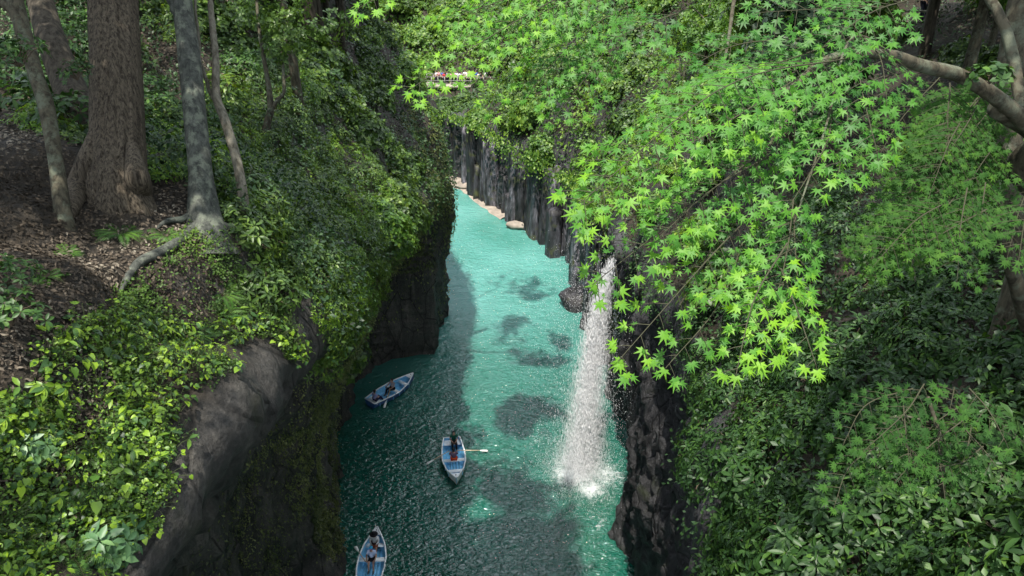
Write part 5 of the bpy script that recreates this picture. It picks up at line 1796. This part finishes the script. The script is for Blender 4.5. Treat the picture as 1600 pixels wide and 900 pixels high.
def boat(label, hull_mat):
    e = link("rowing_boat", None)
    tag(e, label, "boat", "rowing boats on the river")
    n = 25
    ys = np.linspace(-2, 2, n)
    t = (ys + 2) / 4
    w_ = np.interp(t, [0, .15, .35, .55, .75, .9, 1], [.50, .60, .70, .70, .52, .24, .02])
    h_ = np.interp(t, [0, .5, .8, 1], [.44, .40, .5, .64])
    kz = np.interp(t, [0, .5, .85, 1], [-.08, -.14, -.1, .12])

    def shell(off, zoff):
        V = []
        for i in range(n):
            ww = max(w_[i] - off, .005)
            prof = [(0, kz[i] + zoff), (.5, kz[i] + .03 + zoff), (.82, kz[i] + .14 + zoff * .6), (.94, h_[i] * .55), (1, h_[i])]
            row = [(-a * ww, ys[i], b) for a, b in prof[::-1]] + [(a * ww, ys[i], b) for a, b in prof[1:]]
            V += row
        k = 9
        i = np.arange(n - 1)[:, None] * k; j = np.arange(k - 1)[None]
        return np.array(V), np.stack([i + j, i + j + 1, i + k + j + 1, i + k + j], -1).reshape(-1, 4)
    mb = MB()
    v, f = shell(0, 0); mb.add(v, [f])
    # transom
    mb.add(v[:9], [[(0, 1, 7, 8)], [(1, 2, 6, 7)], [(2, 3, 5, 6)], [(3, 4, 5)]])
    kid("hull", mb.mesh("hull", hull_mat), e)
    mb = MB()
    v, f = shell(.03, .05); mb.add(v, [f[:, ::-1]])
    mb.add(v[:9] + [0, .025, 0], [[(8, 7, 1, 0)], [(7, 6, 2, 1)], [(6, 5, 3, 2)], [(5, 4, 3)]])
    for q in range(6):   # ribs
        y_ = -1.6 + q * .55
        ww = np.interp(y_, ys, w_)
        for s in (-1, 1): box(mb, (s * ww * .93, y_, .2), .04, .05, .3)
    kid("lining", mb.mesh("lining", M_BBLUE), e)
    mb = MB()   # floor boards
    for i in range(5):
        xx = (i - 2) * .17
        hw = .55
        box(mb, (xx, -.25, .03), .155, 2.9 - abs(i - 2) * .35, .025)
    kid("floor_board", mb.mesh("floor_board", M_BBLUE), e)
    for s in (-1, 1):
        mb = MB()
        P_ = np.stack([s * w_, ys, h_ + .01], 1)
        V = []
        for i in range(n):
            x_ = P_[i, 0]
            o2 = min(.05, abs(x_) + .02)
            V += [(x_ + s * .025, ys[i], P_[i, 2] - .035), (x_ + s * .025, ys[i], P_[i, 2] + .015), (x_ - s * o2, ys[i], P_[i, 2] + .015), (x_ - s * o2, ys[i], P_[i, 2] - .035)]
        i = np.arange(n - 1)[:, None] * 4; j = np.arange(4)[None]
        mb.add(V, [np.stack([i + j, i + (j + 1) % 4, i + 4 + (j + 1) % 4, i + 4 + j], -1).reshape(-1, 4), [(0, 1, 2, 3)]])
        kid("gunwale", mb.mesh("gunwale", M_BWHITE), e)
        mb = MB()
        tube(mb, [(s * .70, -.35, .40), (s * .72, -.35, .50)], .018, 8)
        kid("oarlock", mb.mesh("oarlock", plain("oarlock_metal", (.2, .2, .2), .4) if "olk" not in KIDS else None), e)
    mb = MB(); box(mb, (0, -1.985, .43), 1.04, .05, .06); kid("transom_cap", mb.mesh("transom_cap", M_BWHITE), e)
    for y_, d_ in ((-1.62, .5), (.05, .26), (1.02, .26)):
        mb = MB()
        ww = np.interp(y_, ys, w_) * 2 - .1
        box(mb, (0, y_, .30), ww, d_, .03)
        kid("seat", mb.mesh("seat", M_BWHITE), e)
    mb = MB()
    ks = [i for i in range(n) if ys[i] > 1.42]
    V = [(-w_[i] + .02, ys[i], h_[i] + .002) for i in ks] + [(w_[i] - .02, ys[i], h_[i] + .002) for i in ks]
    m_ = len(ks)
    mb.add(V, [[(a, a + m_, a + m_ + 1, a + 1) for a in range(m_ - 1)]])
    V2 = np.array(V) - [0, 0, .03]
    mb.add(V2, [[(a, a + 1, a + m_ + 1, a + m_) for a in range(m_ - 1)]])
    kid("bow_deck", mb.mesh("bow_deck", M_BWHITE), e)
    mb = MB(); tube(mb, [(0, 1.75, .6), (0, 1.75, .68)], .02, 8); kid("mooring_post", mb.mesh("mooring_post", M_CEDBARK), e)
    return e


def put_boat(e, stern, bow):
    s, b_ = Vector(stern), Vector(bow)
    d = b_ - s
    e.location = (s.x + b_.x) / 2, (s.y + b_.y) / 2, .03
    e.rotation_euler = (0, 0, math.atan2(-d.x, d.y))
    print("boat len", d.length)
    return Matrix.Translation(e.location) @ Matrix.Rotation(e.rotation_euler.z, 4, 'Z'), e.rotation_euler.z


def seat_person(e, M_, rz, y_, face, x_=0, s=1.0, z_=.32):
    e.location = M_ @ Vector((x_, y_, z_))
    e.rotation_euler = (0, 0, rz + (0 if face > 0 else math.pi))
    e.scale = (s,) * 3


def oar(p_hand, p_blade, label):
    a, b_ = Vector(p_hand), Vector(p_blade)
    e = link("oar", None, loc=a)
    tag(e, label, "oar")
    d = b_ - a
    ln = d.length
    e.rotation_mode = 'QUATERNION'
    e.rotation_quaternion = d.to_track_quat('Y', 'Z')
    mb = MB(); tube(mb, [(0, 0, 0), (0, ln * .5, 0), (0, ln - .5, 0)], [.022, .028, .022], 8)
    kid("shaft", mb.mesh("shaft", M_OAR, True), e)
    mb = MB()
    tube(mb, [(0, ln - .52, 0), (0, ln - .3, 0), (0, ln, 0)], [.025, .02, .01], 6)
    V = [(s * w2, y2, z2) for y2, w2 in ((ln - .52, .025), (ln - .35, .07), (ln - .05, .085), (ln, .06)) for s in (-1, 1) for z2 in (-.008, .008)]
    i = np.arange(3) * 4
    q = np.concatenate([np.stack([i + a_, i + b2, i + 4 + b2, i + 4 + a_], 1) for a_, b2 in ((0, 1), (1, 3), (3, 2), (2, 0))])
    mb.add(V, [q, [(12, 13, 15, 14)]])
    kid("blade", mb.mesh("blade", M_OARW), e)


b1 = boat("white and blue rowing boat in the middle of the river, bow towards the viewer", M_BWHITE)
M1, rz1 = put_boat(b1, Z(705.5, 683, .45), Z(713, 748, .6))
r1_ = person("person rowing the middle boat in a purple-grey shirt and red shorts", cloth("plum_shirt", (.13, .09, .14)), cloth("red_shorts", (.55, .04, .03)), SIT, belt=cloth("orange_belt", (.7, .09, .02)), hat=None)
seat_person(r1_, M1, rz1, .05, -1)
q1 = person("person with long black hair and dark green top in the stern of the middle boat", cloth("dark_green_top", (.01, .09, .06)), cloth("black_cloth", (.012, .012, .015)), LAP, long_hair=True, long_legs=True)
seat_person(q1, M1, rz1, -1.62, 1, -.12)
b2 = boat("blue and white rowing boat cut by the bottom edge of the picture", M_BHULL)
M2, rz2 = put_boat(b2, Z(573, 918, .45), Z(588.5, 828, .6))
r2_ = person("person rowing the bottom boat in a pale blue shirt and blue cap", cloth("pale_blue_shirt", (.5, .58, .78)), cloth("black_cloth", (.012, .012, .015)), SIT, hat=('cap', cloth("blue_cap", (.05, .35, .6)), cloth("pink_brim", (.5, .08, .2))))
seat_person(r2_, M2, rz2, .05, -1)
q2 = person("person in wide black hat, white sleeves and brown skirt in the bottom boat", cloth("white_shirt", (.68, .68, .68)), cloth("brown_skirt", (.22, .06, .035)), LAP, long_sleeve=True, skirt=True,
            hat=('wide', cloth("black_cloth", (.012, .012, .015)), cloth("black_cloth", (.012, .012, .015))), belt=cloth("dark_vest", (.04, .03, .035)))
seat_person(q2, M2, rz2, 1.02, -1)
b3 = boat("blue rowing boat in the shade by the left rock wall", M_BHULL)
M3, rz3 = put_boat(b3, Z(578, 627, .45), Z(645.5, 584, .6))
r3_ = person("person rowing the boat by the left wall in a grey checked shirt", cloth("grey_check_shirt", (.36, .34, .38)), cloth("black_cloth", (.012, .012, .015)), SIT, long_legs=True)
seat_person(r3_, M3, rz3, .05, -1)
q3 = person("person in a lilac shirt in the stern of the boat by the left wall", cloth("lilac_shirt", (.3, .32, .55)), cloth("navy_trousers", (.03, .035, .1)), LAP, long_legs=True)
seat_person(q3, M3, rz3, -1.62, 1, .1)


def hand(M_, face, y_, sx):
    """world position of the rower's hand"""
    return M_ @ Vector((sx * .2, y_ + face * .42, .32 + .32))


def oar_for(M_, y_, side, tip, label):
    a = M_ @ Vector((side * .2, y_ - .42, .62))
    oar(a, tip, label)


def local_x(M_, w):
    return (M_.inverted() @ Vector(w)).x


for M_, tips, nm in ((M1, ((762, 704, .12, "the middle boat, white blade out to the right"), (666, 725, .1, "the middle boat, reaching out to the left")), "m"),
                     (M3, ((600, 637, .05, "the boat by the left wall, reaching over the open water"),), "l"),
                     (M2, ((541, 893, .6, "the bottom boat, lying along its left side"),), "b")):
    for px, py, z_, lb in tips:
        tip = Z(px, py, z_)
        side = 1 if local_x(M_, tip) > 0 else -1
        a = M_ @ Vector((side * .26, .05 - .45, .66))
        d = (tip - a)
        if nm == "b":
            tip = M_ @ Vector((side * 1.0, .9, .35))
        oar(a, tip, "pale wooden oar of " + lb)

# ------------------------------------------------------------------ far footbridge with people
M_CONC = plain("pale_concrete", (.34, .31, .26), .8, .3, 2, .15)
M_RAILP = plain("rail_paint", (.3, .29, .28), .6)
P0, P1 = D(664, 129, 104), D(786, 134, 104)
z_d = 7.7
P0.z = P1.z = 0
u_ = (P1 - P0); Lb = u_.length; u_.normalize()
e = link("footbridge", None, loc=(P0.x, P0.y, z_d), rot=(0, 0, math.atan2(u_.y, u_.x)))
tag(e, "pale footbridge crossing the far end of the gorge behind the leaves", "footbridge")
mb = MB(); box(mb, (Lb / 2, 1.2, -.3), Lb, 2.4, .5); kid("deck", mb.mesh("deck", M_CONC), e)
for x in (Lb * .42, Lb * .78):
    mb = MB(); box(mb, (x, 1.2, -3.2), .55, 1.2, 5.3); kid("pier", mb.mesh("pier", M_CONC), e)
for yy in (.08, 2.32):
    mb = MB()
    for z_ in (.55, 1.05): box(mb, (Lb / 2, yy, z_), Lb, .05, .05)
    for k in range(int(Lb / .9) + 1): box(mb, (k * .9, yy, .5), .07, .07, 1.05)
    kid("railing", mb.mesh("railing", M_RAILP), e)
tops = [("white", (.75, .75, .75)), ("pink", (.7, .35, .4)), ("blue", (.08, .15, .45)), ("red", (.5, .05, .06)), ("black", (.02, .02, .025)), ("lilac", (.45, .35, .6))]
protos = []
Rb = Matrix.Rotation(math.atan2(u_.y, u_.x), 4, 'Z')
for nm, c_ in tops:
    pe = person("person in a %s top standing at the railing of the far footbridge" % nm, cloth(nm + "_top", c_), cloth("dark_trousers", (.03, .03, .05)), STAND, long_legs=True, group="people in %s tops on the far footbridge" % nm)
    protos.append(pe)
for i in range(26):
    x = Lb * (.12 + .84 * (i + .5) / 26) + random.uniform(-.12, .12)
    k = i if i < 6 else random.choice((0, 0, 0, 0, 1, 2, 4, 5, 5))
    y_ = random.uniform(.5, 1.7)
    w_ = Vector((P0.x, P0.y, z_d - .05)) + Rb @ Vector((x, y_, 0))
    rz = math.atan2(u_.y, u_.x) + math.pi + random.uniform(-.8, .8)
    if i < 6:
        protos[i].location = w_; protos[i].rotation_euler = (0, 0, rz)
    else:
        dup(protos[k], w_, (0, 0, rz), random.uniform(.92, 1.06))

# stone steps glimpsed at the top left, path fence glimpsed at the top right
M_STONE = plain("pale_stone", (.22, .215, .205), .85, .3, 3, .2)
g, _n = hit(1425, 52)
if g is not None:
    e = link("path_fence", None, loc=g, rot=(0, 0, -.1))
    tag(e, "white path fence glimpsed through the leaves at the top right", "fence")
    for z_ in (.5, .95):
        mb = MB(); box(mb, (0, 0, z_), 6, .06, .08); kid("rail", mb.mesh("rail", M_CONC), e)
    for k in range(7):
        mb = MB(); box(mb, (-3 + k, 0, .4), .1, .1, 1.3); kid("post", mb.mesh("post", M_CONC), e)
    for k, (nm, c_) in enumerate((("blue", (.08, .15, .45)), ("white", (.75, .75, .75)), ("grey", (.3, .3, .32)))):
        pe = person("person in a %s top behind the white path fence" % nm, cloth(nm + "_top", c_), cloth("dark_trousers", (.03, .03, .05)), STAND, long_legs=True)
        px_ = g + Vector((-2.2 + k * 1.5, 1.0, 0))
        pe.location = (px_.x, px_.y, down(px_.x, px_.y).z)
        pe.rotation_euler = (0, 0, 2.6 + k * .5)
